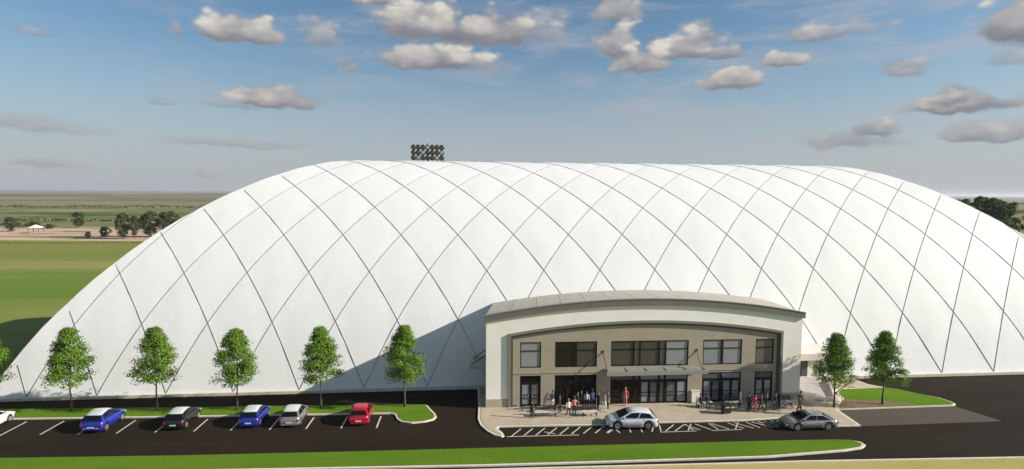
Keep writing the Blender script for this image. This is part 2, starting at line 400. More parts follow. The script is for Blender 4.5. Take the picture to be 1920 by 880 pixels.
med = [(-75, 49.5), (-35.4, 46.85), (-21.6, 46.15), (-9.2, 45.75), (10.7, 45.25), (26.3, 44.85), (32, 44.65), (33.4, 44.45), (34.1, 44.05), (34.1, 43.45), (33.4, 42.95), (31.6, 42.6), (29.7, 42.45), (24.7, 42.05), (10, 42.3), (1.78, 42.5), (-75, 46)]
island('grass_median', med, GRASS, kerbw=.22)
verge = flat('verge', [(-80, 20.5), (138, 20.5), (138, 36.4), (60, 39.6), (45.35, 40.25), (26.9, 41.1), (21, 41.25), (5.8, 41.75), (-80, 44)], .02, VERGE, kind='structure')
e = [(138, 36.4), (60, 39.6), (45.35, 40.25), (26.9, 41.1), (21, 41.25), (5.8, 41.75), (-80, 44)]
mb = MB(); vs = [(x, y, 0) for x, y in e]+[(x, y+.18, 0) for x, y in e]+[(x, y, .1) for x, y in e]+[(x, y+.18, .1) for x, y in e]; n = len(e)
mb.add(vs, [f for i in range(n-1) for f in ((2*n+i, 2*n+i+1, 3*n+i+1, 3*n+i), (3*n+i, 3*n+i+1, n+i+1, n+i), (i, 2*n+i, 2*n+i+1, i+1)[::-1])]); mb.build('kerb', KERB, verge)

# plaza in front of the entrance (0.12 m above the road)
pl = [(2.35, 66), (2.1, 54.3), (1.96, 51.64), (2.13, 50.25), (2.66, 48.93), (3.3, 47.95), (3.87, 47.62), (4.1, 47.8), (4.0, 48.4), (3.6, 49.3), (3.8, 49.72), (4.6, 49.7), (8.99, 49.57), (13.25, 49.38), (18.3, 49.5), (26.26, 49.3), (30.3, 49.6), (32.2, 49.75), (33.0, 49.2), (33.6, 48.2), (34.1, 47.38), (36.55, 47.31), (36.97, 51.1), (37.6, 51.25), (39.35, 53.9), (39.6, 55.6), (41, 56.6), (46.42, 56.72), (45.3, 57.8), (44.9, 59.7), (43, 60.4), (43, 66)]
plz = island('plaza', pl, CONC, kerbw=.24, h=.12)
rg = [(36.9, 51.15), (49.3, 51.2), (49.85, 51.5), (49.95, 52.1), (49.66, 53.3), (48.2, 54.9), (47.3, 56.05), (46.4, 56.6), (41.2, 56.45), (39.9, 55.4), (39.5, 53.9), (37.7, 51.7)]
# lawn beside the entrance: plain kerb only along the road
inn = near_kerb(rg, .15); lawn = flat('lawn', inn, .15, GRASS, kind='structure'); ring_band('kerb', rg, inn, 0, .13, KERB, lawn)
flat('planting_bed', smooth_poly([(37.2, 51.4), (40, 51.36), (44.4, 51.36), (46.0, 51.5), (44.6, 52.2), (42.8, 52.9), (40.6, 53.2), (39.5, 53.7), (38.7, 52.9), (38.0, 52.2)], 2), .156, MULCH, lawn)
flat('driveway_apron', [(36.75, 51.1), (49.5, 51.15), (50.69, 47.37), (36.6, 47.35)], .004, APRON, kind='structure')

# parking stall lines and hatched zone: parts of the road
def strip(name, p0, p1, w, parent, z=.006):
    a, b = Vector(p0), Vector(p1); d = (b-a).normalized(); q = Vector((-d.y, d.x))*w/2
    return link_mesh(name, [(a.x-q.x, a.y-q.y, z), (b.x-q.x, b.y-q.y, z), (b.x+q.x, b.y+q.y, z), (a.x+q.x, a.y+q.y, z)], [(0, 1, 2, 3)], PAINT, parent)
def kerby(x):
    L = [(-60, 56.2), (-41.6, 55.15), (-25.4, 54.4), (-10.8, 53.85), (-6.1, 53.65), (0, 53.6)]
    for (a, b), (c, d) in zip(L, L[1:]):
        if a <= x <= c: return b+(d-b)*(x-a)/(c-a)
for x, y0 in ((-38.85, 51.5), (-35.6, 51.5), (-32.45, 51.3), (-29.27, 51.22), (-26.1, 51.18), (-22.85, 51.12), (-19.75, 51.1), (-16.4, 50.95), (-13.25, 50.85), (-10.2, 50.75), (-7.08, 50.55)):
    strip('parking_line', (x-.03, y0), (x+.03, kerby(x)-.45), .13, lot)
for k in range(9):     # forward-leaning strokes, left part
    x = 4.75+k*1.05; strip('hatch_stripe', (x, 47.88), (x+.95+.03*k, 49.3), .11, lot)
strip('hatch_border', (4.3, 47.78), (10.6, 47.62), .10, lot)
rr = random.Random(5)
for x, dx in ((14.3, -.35), (15.3, .1), (16.3, .2), (17.2, .6), (18.0, .35), (18.4, 1.3), (19.3, 1.4), (20.5, .8), (21.0, -.2), (21.6, -1.0), (22.6, -.9), (23.3, -.3), (24.3, -1.1), (24.9, .9), (25.7, -.9), (26.6, -1.2), (27.2, -.6)):
    strip('hatch_stripe', (x, 47.75), (x+dx, 49.1), .10, lot)
for k in range(6):
    x = 28.2+k*.62; strip('hatch_stripe', (x+.2, 47.75), (x-1.05, 49.15), .11, lot)
strip('hatch_border', (17.9, 47.6), (21.2, 47.58), .09, lot); strip('hatch_border', (22.6, 47.58), (25.4, 47.55), .09, lot)
strip('hatch_stripe', (13.0, 49.2), (13.9, 48.5), .10, lot); strip('hatch_stripe', (13.9, 48.5), (13.2, 47.8), .10, lot)
strip('hatch_stripe', (8.6, 48.0), (7.7, 48.5), .10, lot)

# ------------------------------------------------------------------ air-supported dome
XL, XR, Y0, YW, KE = -46.7, 86.3, 60.36, 19.5, 1.77
PR = [(0, .3), (1.25, 3.95), (2.57, 7.3), (5.02, 12.3), (7.48, 16.25), (9.92, 19.35), (12.4, 21.85), (14.9, 23.75), (17.2, 24.85), (19.5, 25.2)]
def slopes():
    n = len(PR); d = [(PR[i+1][1]-PR[i][1])/(PR[i+1][0]-PR[i][0]) for i in range(n-1)]
    return [d[0]]+[(d[i]+d[i+1])/2 for i in range(n-2)]+[0.04]
SL = slopes()
def prof(d):
    d = max(0, min(19.5, d))
    for i in range(len(PR)-1):
        if d <= PR[i+1][0]+1e-9:
            h = PR[i+1][0]-PR[i][0]; t = (d-PR[i][0])/h
            return (2*t**3-3*t*t+1)*PR[i][1]+(t**3-2*t*t+t)*h*SL[i]+(-2*t**3+3*t*t)*PR[i+1][1]+(t**3-t*t)*h*SL[i+1]
    return 25.2
def dmin(x, y): return min(y-Y0, Y0+2*YW-y, (x-XL)/KE, (XR-x)/KE)
DX0, DX = -42.8, 6.616        # node spacing of the cable net along the base
SLP = (DX/2)/(YW/8)           # plan slope of the cables
def ab(x, y):
    k = (y-Y0)/(YW/8); u = (x-DX0)/DX; return u-k/2, u+k/2
def surf(x, y, off=0.):
    d = dmin(x, y); z = prof(d); a, b = ab(x, y)
    bulge = .06*abs(math.sin(math.pi*a)*math.sin(math.pi*b))**.8*min(1, d/1.5)
    e = .02; gx = (prof(dmin(x+e, y))-prof(dmin(x-e, y)))/(2*e); gy = (prof(dmin(x, y+e))-prof(dmin(x, y-e)))/(2*e)
    n = Vector((-gx, -gy, 1)).normalized(); return Vector((x, y, z))+n*(bulge+off)
dome = empty('air_dome', (20, 80, 0))
tag(dome, 'huge white air-supported sports dome criss-crossed by a diamond net of grey cables', 'dome')
def dome_panels():
    bm = bmesh.new()
    nx, ny = 96, 26
    g = [[bm.verts.new((XL+(XR-XL)*i/nx, Y0+2*YW*j/ny, 0)) for i in range(nx+1)] for j in range(ny+1)]
    for j in range(ny):
        for i in range(nx): bm.faces.new((g[j][i], g[j][i+1], g[j+1][i+1], g[j+1][i]))
    def cut(px, py, nxx, nyy):
        bmesh.ops.bisect_plane(bm, geom=bm.verts[:]+bm.edges[:]+bm.faces[:], plane_co=(px, py, 0), plane_no=(nxx, nyy, 0), dist=1e-4)
    for i in range(-10, 24):
        cut(DX0+DX*i, Y0, 1, -SLP); cut(DX0+DX*(i+8), Y0, 1, SLP)
    cut(XL, Y0, 1, -KE); cut(XR, Y0, 1, KE); cut(XL, Y0+2*YW, 1, KE); cut(XR, Y0+2*YW, 1, -KE); cut(0, Y0+YW, 0, 1)
    cells = {}
    for f in bm.faces:
        c = f.calc_center_median(); a, b = ab(c.x, c.y); ds = [c.y-Y0, Y0+2*YW-c.y, (c.x-XL)/KE, (XR-c.x)/KE]
        side = ds.index(min(ds)); cells.setdefault((math.floor(a), math.floor(b), side if side > 1 else 0), []).append([(v.co.x, v.co.y) for v in f.verts])
    front = []; rest = []
    for (a, b, s), fs in cells.items():
        cy = sum(p[1] for f in fs for p in f)/sum(len(f) for f in fs)
        (front if (s == 0 and cy < Y0+YW+3) else rest).append(fs)
    def build(fs, nm):
        idx = {}; V = []; F = []
        for f in fs:
            q = []
            for x, y in f:
                k = (round(x, 3), round(y, 3))
                if k not in idx: idx[k] = len(V); V.append(surf(x, y))
                if idx[k] not in q: q.append(idx[k])
            if len(q) > 2: F.append(tuple(q))
        o = link_mesh(nm, [v-dome.location for v in V], F, MEMB, dome, smooth=True); return o
    front.sort(key=lambda fs: -len(fs))
    for fs in front[:300]: build(fs, 'membrane_panel')
    allr = [f for fs in front[300:]+rest for f in fs]
    # closed joined rest, sharp at mitres handled by splitting per side
    V = []; F = []; idx = {}
    for f in allr:
        c = (sum(p[0] for p in f)/len(f), sum(p[1] for p in f)/len(f)); ds = [c[1]-Y0, Y0+2*YW-c[1], (c[0]-XL)/KE, (XR-c[0])/KE]; s = ds.index(min(ds)); q = []
        for x, y in f:
            k = (round(x, 3), round(y, 3), s)
            if k not in idx: idx[k] = len(V); V.append(surf(x, y)-dome.location)
            if idx[k] not in q: q.append(idx[k])
        if len(q) > 2: F.append(tuple(q))
    o = link_mesh('rear_membrane', V, F, MEMB, dome, smooth=True); o['kind'] = 'stuff'
    bm.free()
dome_panels()
def dome_cables():
    for fam in (1, -1):
        for i in range(-10, 34):
            pts = []
            x0 = DX0+DX*i
            N = 78
            for k in range(N+1):
                y = Y0+2*YW*k/N; x = x0+fam*SLP*(y-Y0)
                if XL+.02 < x < XR-.02: pts.append(surf(x, y, .012)-dome.location)
            if len(pts) > 3: MB().tube(pts, .033, 4).build('cable', CABLE, dome, smooth=True)
dome_cables()
mb = MB()
o_ = [(XL-.35, Y0-.35), (XR+.35, Y0-.35), (XR+.35, Y0+2*YW+.35), (XL-.35, Y0+2*YW+.35)]; i_ = offset_poly(o_, .5)
fo = ring_band('foundation_beam', [(x-20, y-80) for x, y in o_], [(x-20, y-80) for x, y in i_], 0, .30, KERB, dome)

# ------------------------------------------------------------------ entrance building
SH = .15                                   # its side walls run slightly askew
def hx(x, y): return x+SH*(y-54)
bld = empty('entrance_building', (18.7, 54, 0))
tag(bld, 'two-storey entrance building with white walls, arched grey roof edge and recessed beige front', 'building')
BX0, BX1 = 2.85, 34.62; BC = (BX0+BX1)/2; BH = (BX1-BX0)/2
def fy(x): return 54.28-.0187*(x-2.9)      # front wall line
def arc(x, ze, zm, half=BH): t = (x-BC)/half; return zm-(zm-ze)*t*t
def bpart(mb, name, m, smooth=False, parent=None):
    mb.v = [(x-18.7, y-54, z) for x, y, z in mb.v]; return mb.build(name, m, parent or bld, smooth)
def wall_front(mb, x0, x1, zb, zt, y_off, depth, n=1):
    """slab following the front line; zb/zt may be functions"""
    for i in range(n):
        a = x0+(x1-x0)*i/n; b = x0+(x1-x0)*(i+1)/n
        f = lambda z, x: z(x) if callable(z) else z
        v = []
        for dy in (0, depth):
            for x, z in ((a, f(zb, a)), (b, f(zb, b)), (b, f(zt, b)), (a, f(zt, a))): v.append((x+SH*(dy if depth > 2 else 0), fy(x)+y_off+dy, z))
        fs = [(0, 1, 2, 3), (7, 6, 5, 4), (3, 2, 6, 7), (1, 0, 4, 5)]
        if i == 0: fs.append((0, 3, 7, 4))
        if i == n-1: fs.append((2, 1, 5, 6))
        mb.add(v, fs)
    return mb
ftop = lambda x: arc(x, 9.2, 10.68); fbot = lambda x: arc(x, 8.62, 10.08)
TX0, TX1 = 4.98, 32.62                                     # frame (arched trim) outer
tout = lambda x: arc(x, 7.36, 8.56, (TX1-TX0)/2); tin = lambda x: tout(x)-.40
# white wall: piers and lintel
w = MB(); wall_front(w, BX0, TX0+.2, .95, lambda x: fbot(x)+.02, 0, .9); wall_front(w, TX1-.2, BX1, .95, lambda x: fbot(x)+.02, 0, .9)
wall_front(w, TX0+.2, TX1-.2, lambda x: tout(x)-.2, lambda x: fbot(x)+.02, 0, .9, 28); bpart(w, 'front_wall', WHITEW)
w = MB(); wall_front(w, BX0-.03, TX0+.2, .0, .95, -.03, .9); bpart(w, 'base_band', BASEB)
w = MB(); wall_front(w, TX1-.2, BX1+.03, .0, .95, -.03, .9); bpart(w, 'base_band', BASEB)
# arched trim in two steps
w = MB(); wall_front(w, TX0, TX0+.24, 0, lambda x: tout(x)-.1, -.16, .3); wall_front(w, TX1-.24, TX1, 0, lambda x: tout(x)-.1, -.16, .3); wall_front(w, TX0, TX1, lambda x: tout(x)-.24, tout, -.163, .3, 28)
bpart(w, 'outer_trim', TRIM)
w = MB(); wall_front(w, TX0+.24, TX0+.46, 0, lambda x: tout(x)-.3, -.06, .4); wall_front(w, TX1-.46, TX1-.24, 0, lambda x: tout(x)-.3, -.06, .4); wall_front(w, TX0+.24, TX1-.24, lambda x: tout(x)-.44, lambda x: tout(x)-.243, -.064, .4, 28)
bpart(w, 'inner_trim', TRIMD)
# fascia and coping
w = MB(); wall_front(w, BX0-.18, BX1+.18, fbot, ftop, -.22, .35, 32); bpart(w, 'fascia', FASC)
w = MB(); wall_front(w, BX0-.22, BX1+.22, ftop, lambda x: ftop(x)+.06, -.27, .42, 32); bpart(w, 'coping', TRIM)
# side walls and roof panels
for x, s in ((BX0, 1), (BX1, -1)):
    y0 = fy(x)+.9; y1 = 65.5
    w = MB(); w.add([(hx(x, y0), y0, 0), (hx(x, y1), y1, 0), (hx(x, y1), y1, 8.0), (hx(x, y0), y0, 9.1), (hx(x, y0)+s*.3, y0, 0), (hx(x, y1)+s*.3, y1, 0), (hx(x, y1)+s*.3, y1, 8.0), (hx(x, y0)+s*.3, y0, 9.1)],
                    [(0, 1, 2, 3), (4, 5, 6, 7), (0, 3, 7, 4), (3, 2, 6, 7)]); bpart(w, 'side_wall', WHITEW)
NP = 13
for i in range(NP):
    a = BX0-.15+(BX1-BX0+.3)*i/NP+.02; b = BX0-.15+(BX1-BX0+.3)*(i+1)/NP-.02; w = MB(); y1 = 65.2
    for k in range(2):
        p = a+(b-a)*k/2; q = a+(b-a)*(k+1)/2; V = []
        for x in (p, q):
            V += [(hx(x, fy(x)+.15), fy(x)+.15, ftop(x)-.01), (hx(x, y1)+.0, y1, arc(x, 8.55, 9.72)), (hx(x, y1), y1, arc(x, 8.3, 9.45)), (hx(x, fy(x)+.15), fy(x)+.15, ftop(x)-.3)]
        w.add(V, [(0, 4, 5, 1), (3, 2, 6, 7), (0, 1, 2, 3), (4, 7, 6, 5)])
    bpart(w, 'roof_panel', ROOFM)
w = MB()
for i in range(16):
    p = BX0+(BX1-BX0)*i/16; q = BX0+(BX1-BX0)*(i+1)/16; y1 = 65
    w.add([(hx(p, fy(p)+.3), fy(p)+.3, ftop(p)-.06), (hx(q, fy(q)+.3), fy(q)+.3, ftop(q)-.06), (hx(q, y1), y1, arc(q, 8.5, 9.66)), (hx(p, y1), y1, arc(p, 8.5, 9.66))], [(0, 1, 2, 3)])
bpart(w, 'roof_seam', FASC)

# recessed beige wall with openings
RY = .11
wins_u = [('U', 6.16, 8.20), ('U', 9.58, 13.74), ('U', 15.14, 22.98), ('U', 24.46, 28.48), ('U', 29.9, 31.8)]
UZ0, UZ1, LZ1 = 3.96, 6.50, 3.18
w = MB(); edges = [5.2]+[v for k in wins_u for v in k[1:]]+[32.4]
for i in range(0, len(edges), 2): wall_front(w, edges[i], edges[i+1], 0, lambda x: tin(x)+.15, RY, .3)
for _, a, b in wins_u:
    wall_front(w, a, b, LZ1, UZ0, RY, .3); wall_front(w, a, b, UZ1, lambda x: tin(x)+.15, RY, .3, 4)
bpart(w, 'recessed_wall', BEIGE)
w = MB(); wall_front(w, 5.2, 32.4, LZ1+.22, LZ1+.30, RY-.05, .08); bpart(w, 'string_course', BEIGE)
def opening(name, a, b, z0, z1, verts, horiz, panes, y=RY):
    """frame bars as one part, every pane a sub-part. verts: list of (x, halfwidth); horiz: heights; panes: list of (x0,x1,z0,z1,mat)"""
    fr = MB(); t = .09
    for (p, q, r, s) in ((a, a+t, z0, z1), (b-t, b, z0, z1), (a+t, b-t, z1-t, z1), (a+t, b-t, z0, z0+t)): wall_front(fr, p, q, r, s, y+.02, .14)
    for x, hw in verts: wall_front(fr, x-hw, x+hw, z0+t, z1-t, y+.016, .14)
    for z, hw, p, q in horiz: wall_front(fr, p, q, z-hw, z+hw, y+.03, .12)
    f = bpart(fr, name, FRAME)
    for (p, q, r, s, m_) in panes:
        g = MB(); wall_front(g, p, q, r, s, y+.09, .02); bpart(g, 'pane', m_, parent=f)
    return f
tz = 5.62
def upper(a, b, vs, mats):
    xs = [a+.09]; 
    for x, hw in vs: xs += [x-hw, x+hw]
    xs.append(b-.09); P = []
    for i in range(0, len(xs), 2):
        P += [(xs[i], xs[i+1], UZ0+.09, tz-.03, mats[i//2]), (xs[i], xs[i+1], tz+.03, UZ1-.09, mats[i//2])]
    opening('window', a, b, UZ0, UZ1, vs, [(tz, .04, a+.09, b-.09)], P)
upper(6.16, 8.20, [], [GLIGHT]); upper(9.58, 13.74, [(11.67, .10)], [GDARK, GSEMI])  # tones set pane by pane to imitate what the glass reflects
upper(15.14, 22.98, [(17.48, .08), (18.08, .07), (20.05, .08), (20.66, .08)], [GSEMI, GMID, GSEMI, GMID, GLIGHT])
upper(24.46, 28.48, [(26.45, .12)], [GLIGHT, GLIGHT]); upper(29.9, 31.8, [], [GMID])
def doorset(a, b, unit_x, mats, dh=2.42, names='door'):
    """storefront: transom lights above door leaves"""
    vs = [(x, hw) for x, hw in unit_x]; xs = [a+.09]
    for x, hw in vs: xs += [x-hw, x+hw]
    xs.append(b-.09); P = []; H = [(dh+.06, .07, a+.09, b-.09)]
    for i in range(0, len(xs), 2): P.append((xs[i], xs[i+1], dh+.13, LZ1-.09, mats[i//2][0]))
    f = opening('storefront', a, b, 0.12, LZ1, vs, H, P)
    for i in range(0, len(xs), 2):
        x0, x1 = xs[i], xs[i+1]; nl = mats[i//2][2]; wd = (x1-x0)/nl
        for k in range(nl):
            p, q = x0+wd*k+.01, x0+wd*(k+1)-.01; d = MB(); s = .12 if nl > 1 or wd > .8 else .05
            for (u0, u1, r0, r1) in ((p, p+s, .13, dh-.01), (q-s, q, .13, dh-.01), (p+s, q-s, dh-.13, dh-.01), (p+s, q-s, .13, .30), (p+s, q-s, 1.22, 1.28), (p+s, q-s, .86, .91)): wall_front(d, u0, u1, r0, r1, RY+.04, .09)
            dd = bpart(d, names if wd > .6 else 'side_light', FRAME)
            for r0, r1 in ((.30, .86), (.91, 1.22), (1.28, dh-.13)):
                g = MB(); wall_front(g, p+s, q-s, r0, r1, RY+.075, .015); mm = mats[i//2][1]; bpart(g, 'pane', mm[k % len(mm)], parent=dd)
            if wd > .6:
                g = MB(); hxx = q-s-.06 if k % 2 == 0 else p+s+.06; g.tube([(hxx, fy(hxx)+RY-.02, .95), (hxx, fy(hxx)+RY-.02, 1.35)], .02, 6); bpart(g, 'handle', METAL, parent=dd)
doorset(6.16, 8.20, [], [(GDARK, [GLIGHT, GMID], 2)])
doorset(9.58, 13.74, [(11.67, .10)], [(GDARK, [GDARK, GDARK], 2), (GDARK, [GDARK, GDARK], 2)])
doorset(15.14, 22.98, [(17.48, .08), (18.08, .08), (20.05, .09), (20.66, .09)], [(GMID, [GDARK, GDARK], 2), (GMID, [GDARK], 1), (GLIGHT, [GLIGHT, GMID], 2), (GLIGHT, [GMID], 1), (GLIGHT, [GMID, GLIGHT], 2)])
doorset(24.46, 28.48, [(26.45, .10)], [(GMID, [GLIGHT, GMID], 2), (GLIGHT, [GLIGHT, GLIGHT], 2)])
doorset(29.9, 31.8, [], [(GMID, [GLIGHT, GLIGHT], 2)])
# interior floor slab and back wall so that the glass closes a room
# main canopy
w = MB(); w.add([(14.45, 53.05, 3.46), (24.5, 52.9, 3.46), (24.5, fy(24)+RY, 3.46), (14.45, fy(14)+RY, 3.46), (14.45, 53.05, 3.72), (24.5, 52.9, 3.72), (24.5, fy(24)+RY, 3.76), (14.45, fy(14)+RY, 3.76)], [(0, 3, 2, 1), (4, 5, 6, 7), (0, 1, 5, 4), (1, 2, 6, 5), (3, 0, 4, 7)])
can = bpart(w, 'canopy', METAL)
w = MB(); w.box(14.4, 24.55, 52.84, 53.0, 3.4, 3.78); bpart(w, 'canopy_fascia', METAL, parent=can)
for k in range(6):
    x = 14.6+k*1.95; w = MB(); w.box(x-.03, x+.03, 53.02, fy(x)+RY, 3.75, 3.79); bpart(w, 'canopy_rib', FASC, parent=can)
for x in (14.32, 23.8):
    w = MB(); w.tube([(x, fy(x)+RY+.02, 5.45), (x+.2, 53.0, 3.76)], .045, 6); w.cyl((x, fy(x)+RY, 5.45), (0, 1, 0), .14, .06, 10); bpart(w, 'tie_rod', DKMET, parent=can)
# side canopy on the left wall
def sp(x, y, z): return (hx(x, y), y, z)
w = MB(); y0, y1 = 56.3, 59.6
w.add([sp(.95, y0, 3.3), sp(2.85, y0, 3.3), sp(2.85, y1, 3.3), sp(.95, y1, 3.3), sp(.95, y0, 3.62), sp(2.85, y0, 3.62), sp(2.85, y1, 3.62), sp(.95, y1, 3.62)], [(0, 3, 2, 1), (4, 5, 6, 7), (0, 1, 5, 4), (1, 2, 6, 5), (2, 3, 7, 6), (3, 0, 4, 7)])
sc = bpart(w, 'side_canopy', METAL)
for y in (y0+.4, y1-.4):
    w = MB(); w.tube([sp(1.05, y, 3.62), sp(2.86, y, 4.9)], .05, 6); bpart(w, 'tie_rod', DKMET, parent=sc)
w = MB(); y = 58; w.add([sp(2.82, 57.1, .12), sp(2.82, 58.9, .12), sp(2.82, 58.9, 2.6), sp(2.82, 57.1, 2.6)], [(0, 1, 2, 3)]); bpart(w, 'side_door', FRAME)

# ------------------------------------------------------------------ exit vestibule with ramp, right of the building
ves = empty('exit_vestibule', (38.5, 59, .12)); tag(ves, 'small pale exit lobby with flat canopy between the entrance building and the dome', 'vestibule')
def vp(mb, n, m, parent=None): mb.v = [(x-38.5, y-59, z-.12) for x, y, z in mb.v]; return mb.build(n, m, parent or ves)
VW = mat('vestibule_wall', (.62, .56, .52), .85, var=.05, vscale=1, world=True); VG = mat('vestibule_grey', (.36, .33, .33), .85, var=.06, vscale=1, world=True)
vp(MB().box(35.9, 41.0, 59.2, 63.0, .12, 3.0), 'wall', WHITEW); vp(MB().box(35.8, 41.6, 57.6, 63.2, 3.0, 3.75), 'canopy_roof', VW)
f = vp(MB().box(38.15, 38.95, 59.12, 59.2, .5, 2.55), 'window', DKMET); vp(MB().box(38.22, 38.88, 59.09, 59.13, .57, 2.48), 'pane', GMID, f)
f = vp(MB().box(39.95, 40.9, 59.12, 59.2, .14, 2.5), 'door', VG); vp(MB().box(40.0, 40.05, 59.06, 59.12, 1.0, 1.2), 'handle', DKMET, f)
for x in (39.55, 41.35): vp(MB().box(x-.07, x+.07, 57.75, 57.9, .12, 3.0), 'post', DKMET)
rmp = empty('access_ramp', (38.2, 55.8, .12)); tag(rmp, 'pale concrete access ramp with low side walls beside the lawn', 'ramp')
def rp(mb, n, m): mb.v = [(x-38.2, y-55.8, z-.12) for x, y, z in mb.v]; return mb.build(n, m, rmp)
w = MB(); w.add([(36.0, 53.6, .14), (38.3, 53.7, .14), (40.2, 57.4, .5), (36.6, 57.4, .5), (36.0, 53.6, .125), (38.3, 53.7, .125), (40.2, 57.4, .125), (36.6, 57.4, .125)], [(0, 1, 2, 3), (0, 4, 5, 1), (1, 5, 6, 2), (2, 6, 7, 3), (3, 7, 4, 0)]); rp(w, 'ramp_slab', VG)
def lowwall(p0, p1, h0, h1, t=.16):
    a = Vector(p0); b = Vector(p1); d = (b-a).normalized(); q = Vector((-d.y, d.x))*t/2; w = MB()
    w.add([(a.x-q.x, a.y-q.y, .12), (b.x-q.x, b.y-q.y, .12), (b.x+q.x, b.y+q.y, .12), (a.x+q.x, a.y+q.y, .12), (a.x-q.x, a.y-q.y, h0), (b.x-q.x, b.y-q.y, h1), (b.x+q.x, b.y+q.y, h1), (a.x+q.x, a.y+q.y, h0)], [(0, 3, 2, 1), (4, 5, 6, 7), (0, 1, 5, 4), (1, 2, 6, 5), (2, 3, 7, 6), (3, 0, 4, 7)]); return w
rp(lowwall((36.2, 57.55), (41.6, 57.55), 1.25, 1.25), 'low_wall', VW); rp(lowwall((36.1, 53.45), (38.5, 53.55), .45, .45), 'low_wall', VW); rp(lowwall((38.45, 53.65), (40.35, 57.4), .45, 1.0), 'low_wall', VW)
w = MB(); w.tube([(37.6, 57.3, 1.3), (37.3, 55.4, 1.25), (37.5, 53.7, 1.1), (37.7, 53.6, .3)], .045, 6); rp(w, 'handrail', VG)

# ------------------------------------------------------------------ trees
def crown_mesh(name, seed, zb, zt, rmax, nclump, per, leaf, m, shape='egg', flatn=.55, lean=0):
    rg_ = random.Random(seed); V = []; F = []; cl = []
    H = zt-zb
    def rad(t):
        if shape == 'egg': return rmax*(math.sin(math.pi*min(1, (t*.86+.14))**.62)**.75)*(1 if t < .85 else .95)
        return rmax*math.sqrt(max(0, 1-(2*t-1)**2*.9))
    while len(cl) < nclump:
        t = rg_.random()**.85; r = rad(t); q = rg_.random()**.45; an = rg_.uniform(0, 2*math.pi)
        wob = 1+.17*math.sin(3*an+seed)+.12*math.sin(5*an+t*9+seed)
        cl.append((r*q*wob*math.cos(an)*.92, r*q*wob*math.sin(an)*.92, zb+.25+t*(H-.4), .26+.30*(1-t*.5)*rmax/2*rg_.uniform(.7, 1.25)))
    for (cx, cy, cz, cr) in cl:
        out = Vector((cx, cy, .35*rmax)).normalized()
        for _ in range(int(per*rg_.uniform(.7, 1.3))):
            d = Vector((rg_.gauss(0, 1), rg_.gauss(0, 1), rg_.gauss(0, 1))).normalized(); rr_ = cr*rg_.random()**.4*1.25
            p = Vector((cx, cy, cz))+Vector((d.x*rr_*1.15, d.y*rr_*1.15, d.z*rr_*flatn-.12*abs(d.x*rr_)))
            n = (d*.9+out*.5+Vector((0, 0, .5))+Vector((rg_.gauss(0, .45), rg_.gauss(0, .45), rg_.gauss(0, .45)))).normalized()
            a = n.cross(Vector((rg_.gauss(0, 1), rg_.gauss(0, 1), rg_.gauss(0, 1)))).normalized(); b = n.cross(a); s = leaf*rg_.uniform(.6, 1.3)
            k = len(V); V += [p-a*s*.5, p-b*s*.3+a*.0, p+a*s*.5, p+b*s*.3]; F.append((k, k+1, k+2, k+3))
    me = bpy.data.meshes.new(name); me.from_pydata([tuple(v) for v in V], [], F); me.materials.append(m); me.update(); return me
def trunk_mesh(name, seed, zb, zt, r0, branches=8, spread=1.2):
    rg_ = random.Random(seed); w = MB()
    pts = [(rg_.uniform(-.03, .03)*i, rg_.uniform(-.03, .03)*i, zt*.82*i/7) for i in range(8)]; pts[0] = (0, 0, -.05)
    w.tube(pts, [r0*1.35]+[r0*(1-.12*i) for i in range(1, 8)], 8)
    for k in range(branches):
        z = zb*.83+(zt-zb)*.62*k/branches; an = (0 if k % 2 == 0 else math.pi)+rg_.uniform(-.5, .5) if k < 2 else rg_.uniform(0, 6.28)
        L = spread*(1.1-.6*k/branches); p0 = Vector((0, 0, z)); d = Vector((math.cos(an), math.sin(an), .75))
        w.tube([p0, p0+d*L*.45+Vector((0, 0, -.03)), p0+d*L*.95+Vector((0, 0, .1*L))], [r0*.5, r0*.36, r0*.16], 6)
    me = bpy.data.meshes.new(name); me.from_pydata(w.v, [], w.f); me.materials.append(BARK); me.polygons.foreach_set('use_smooth', [True]*len(me.polygons)); me.update(); return me
def tree(name, loc, tm, cm, scale, rz, label, group=None, cat='tree', z=None):
    root = empty(name, loc, rz); root.scale = (scale,)*3 if not isinstance(scale, tuple) else scale
    for n, me in (('trunk', tm), ('crown', cm)):
        o = bpy.data.objects.new(n, me); COL.objects.link(o); o.parent = root
    tag(root, label, cat, group); return root
TM = [trunk_mesh('trunk', 11+i, 2.9, 7.9, .095) for i in range(2)]
CM = [crown_mesh('crown', 21+i, 2.55, 8.05, 1.84, 165, 78, .19, LEAF) for i in range(3)]
CMR = [crown_mesh('crown', 41+i, 2.25, 7.4, 1.66, 160, 78, .185, LEAFD) for i in range(2)]
TL = [(-43.99, 57.0, 'round-headed young tree cut off by the left edge of the photo', 0, .3),
      (-36.26, 56.6, 'young tree on the grass strip just left of the white-roofed blue hatchback', 1, 1.1),
      (-28.35, 56.1, 'young tree on the grass strip between the white-roofed blue hatchback and the black hatchback', 2, 2.4),
      (-20.82, 55.6, 'young tree on the grass strip beside the small blue car with red lamps', 0, 3.9),
      (-13.0, 55.4, 'young tree on the grass strip between the silver hatchback and the red car', 1, 4.9),
      (-5.04, 55.2, 'young tree at the rounded end of the grass strip, before the dome shadow', 2, 5.6)]
for x, y, lb, ci, rz in TL: tree('young_tree', (x, y, .14), TM[ci % 2], CM[ci], (.98+.02*ci, .98+.02*ci, 1.0), rz, lb, 'young trees along the grass strip')
tree('young_tree', (36.95, 51.62, .15), TM[0], CMR[0], 1.0, .6, 'nearer of two trees right of the building, beside its corner and ramp', 'pair of trees on the right lawn')
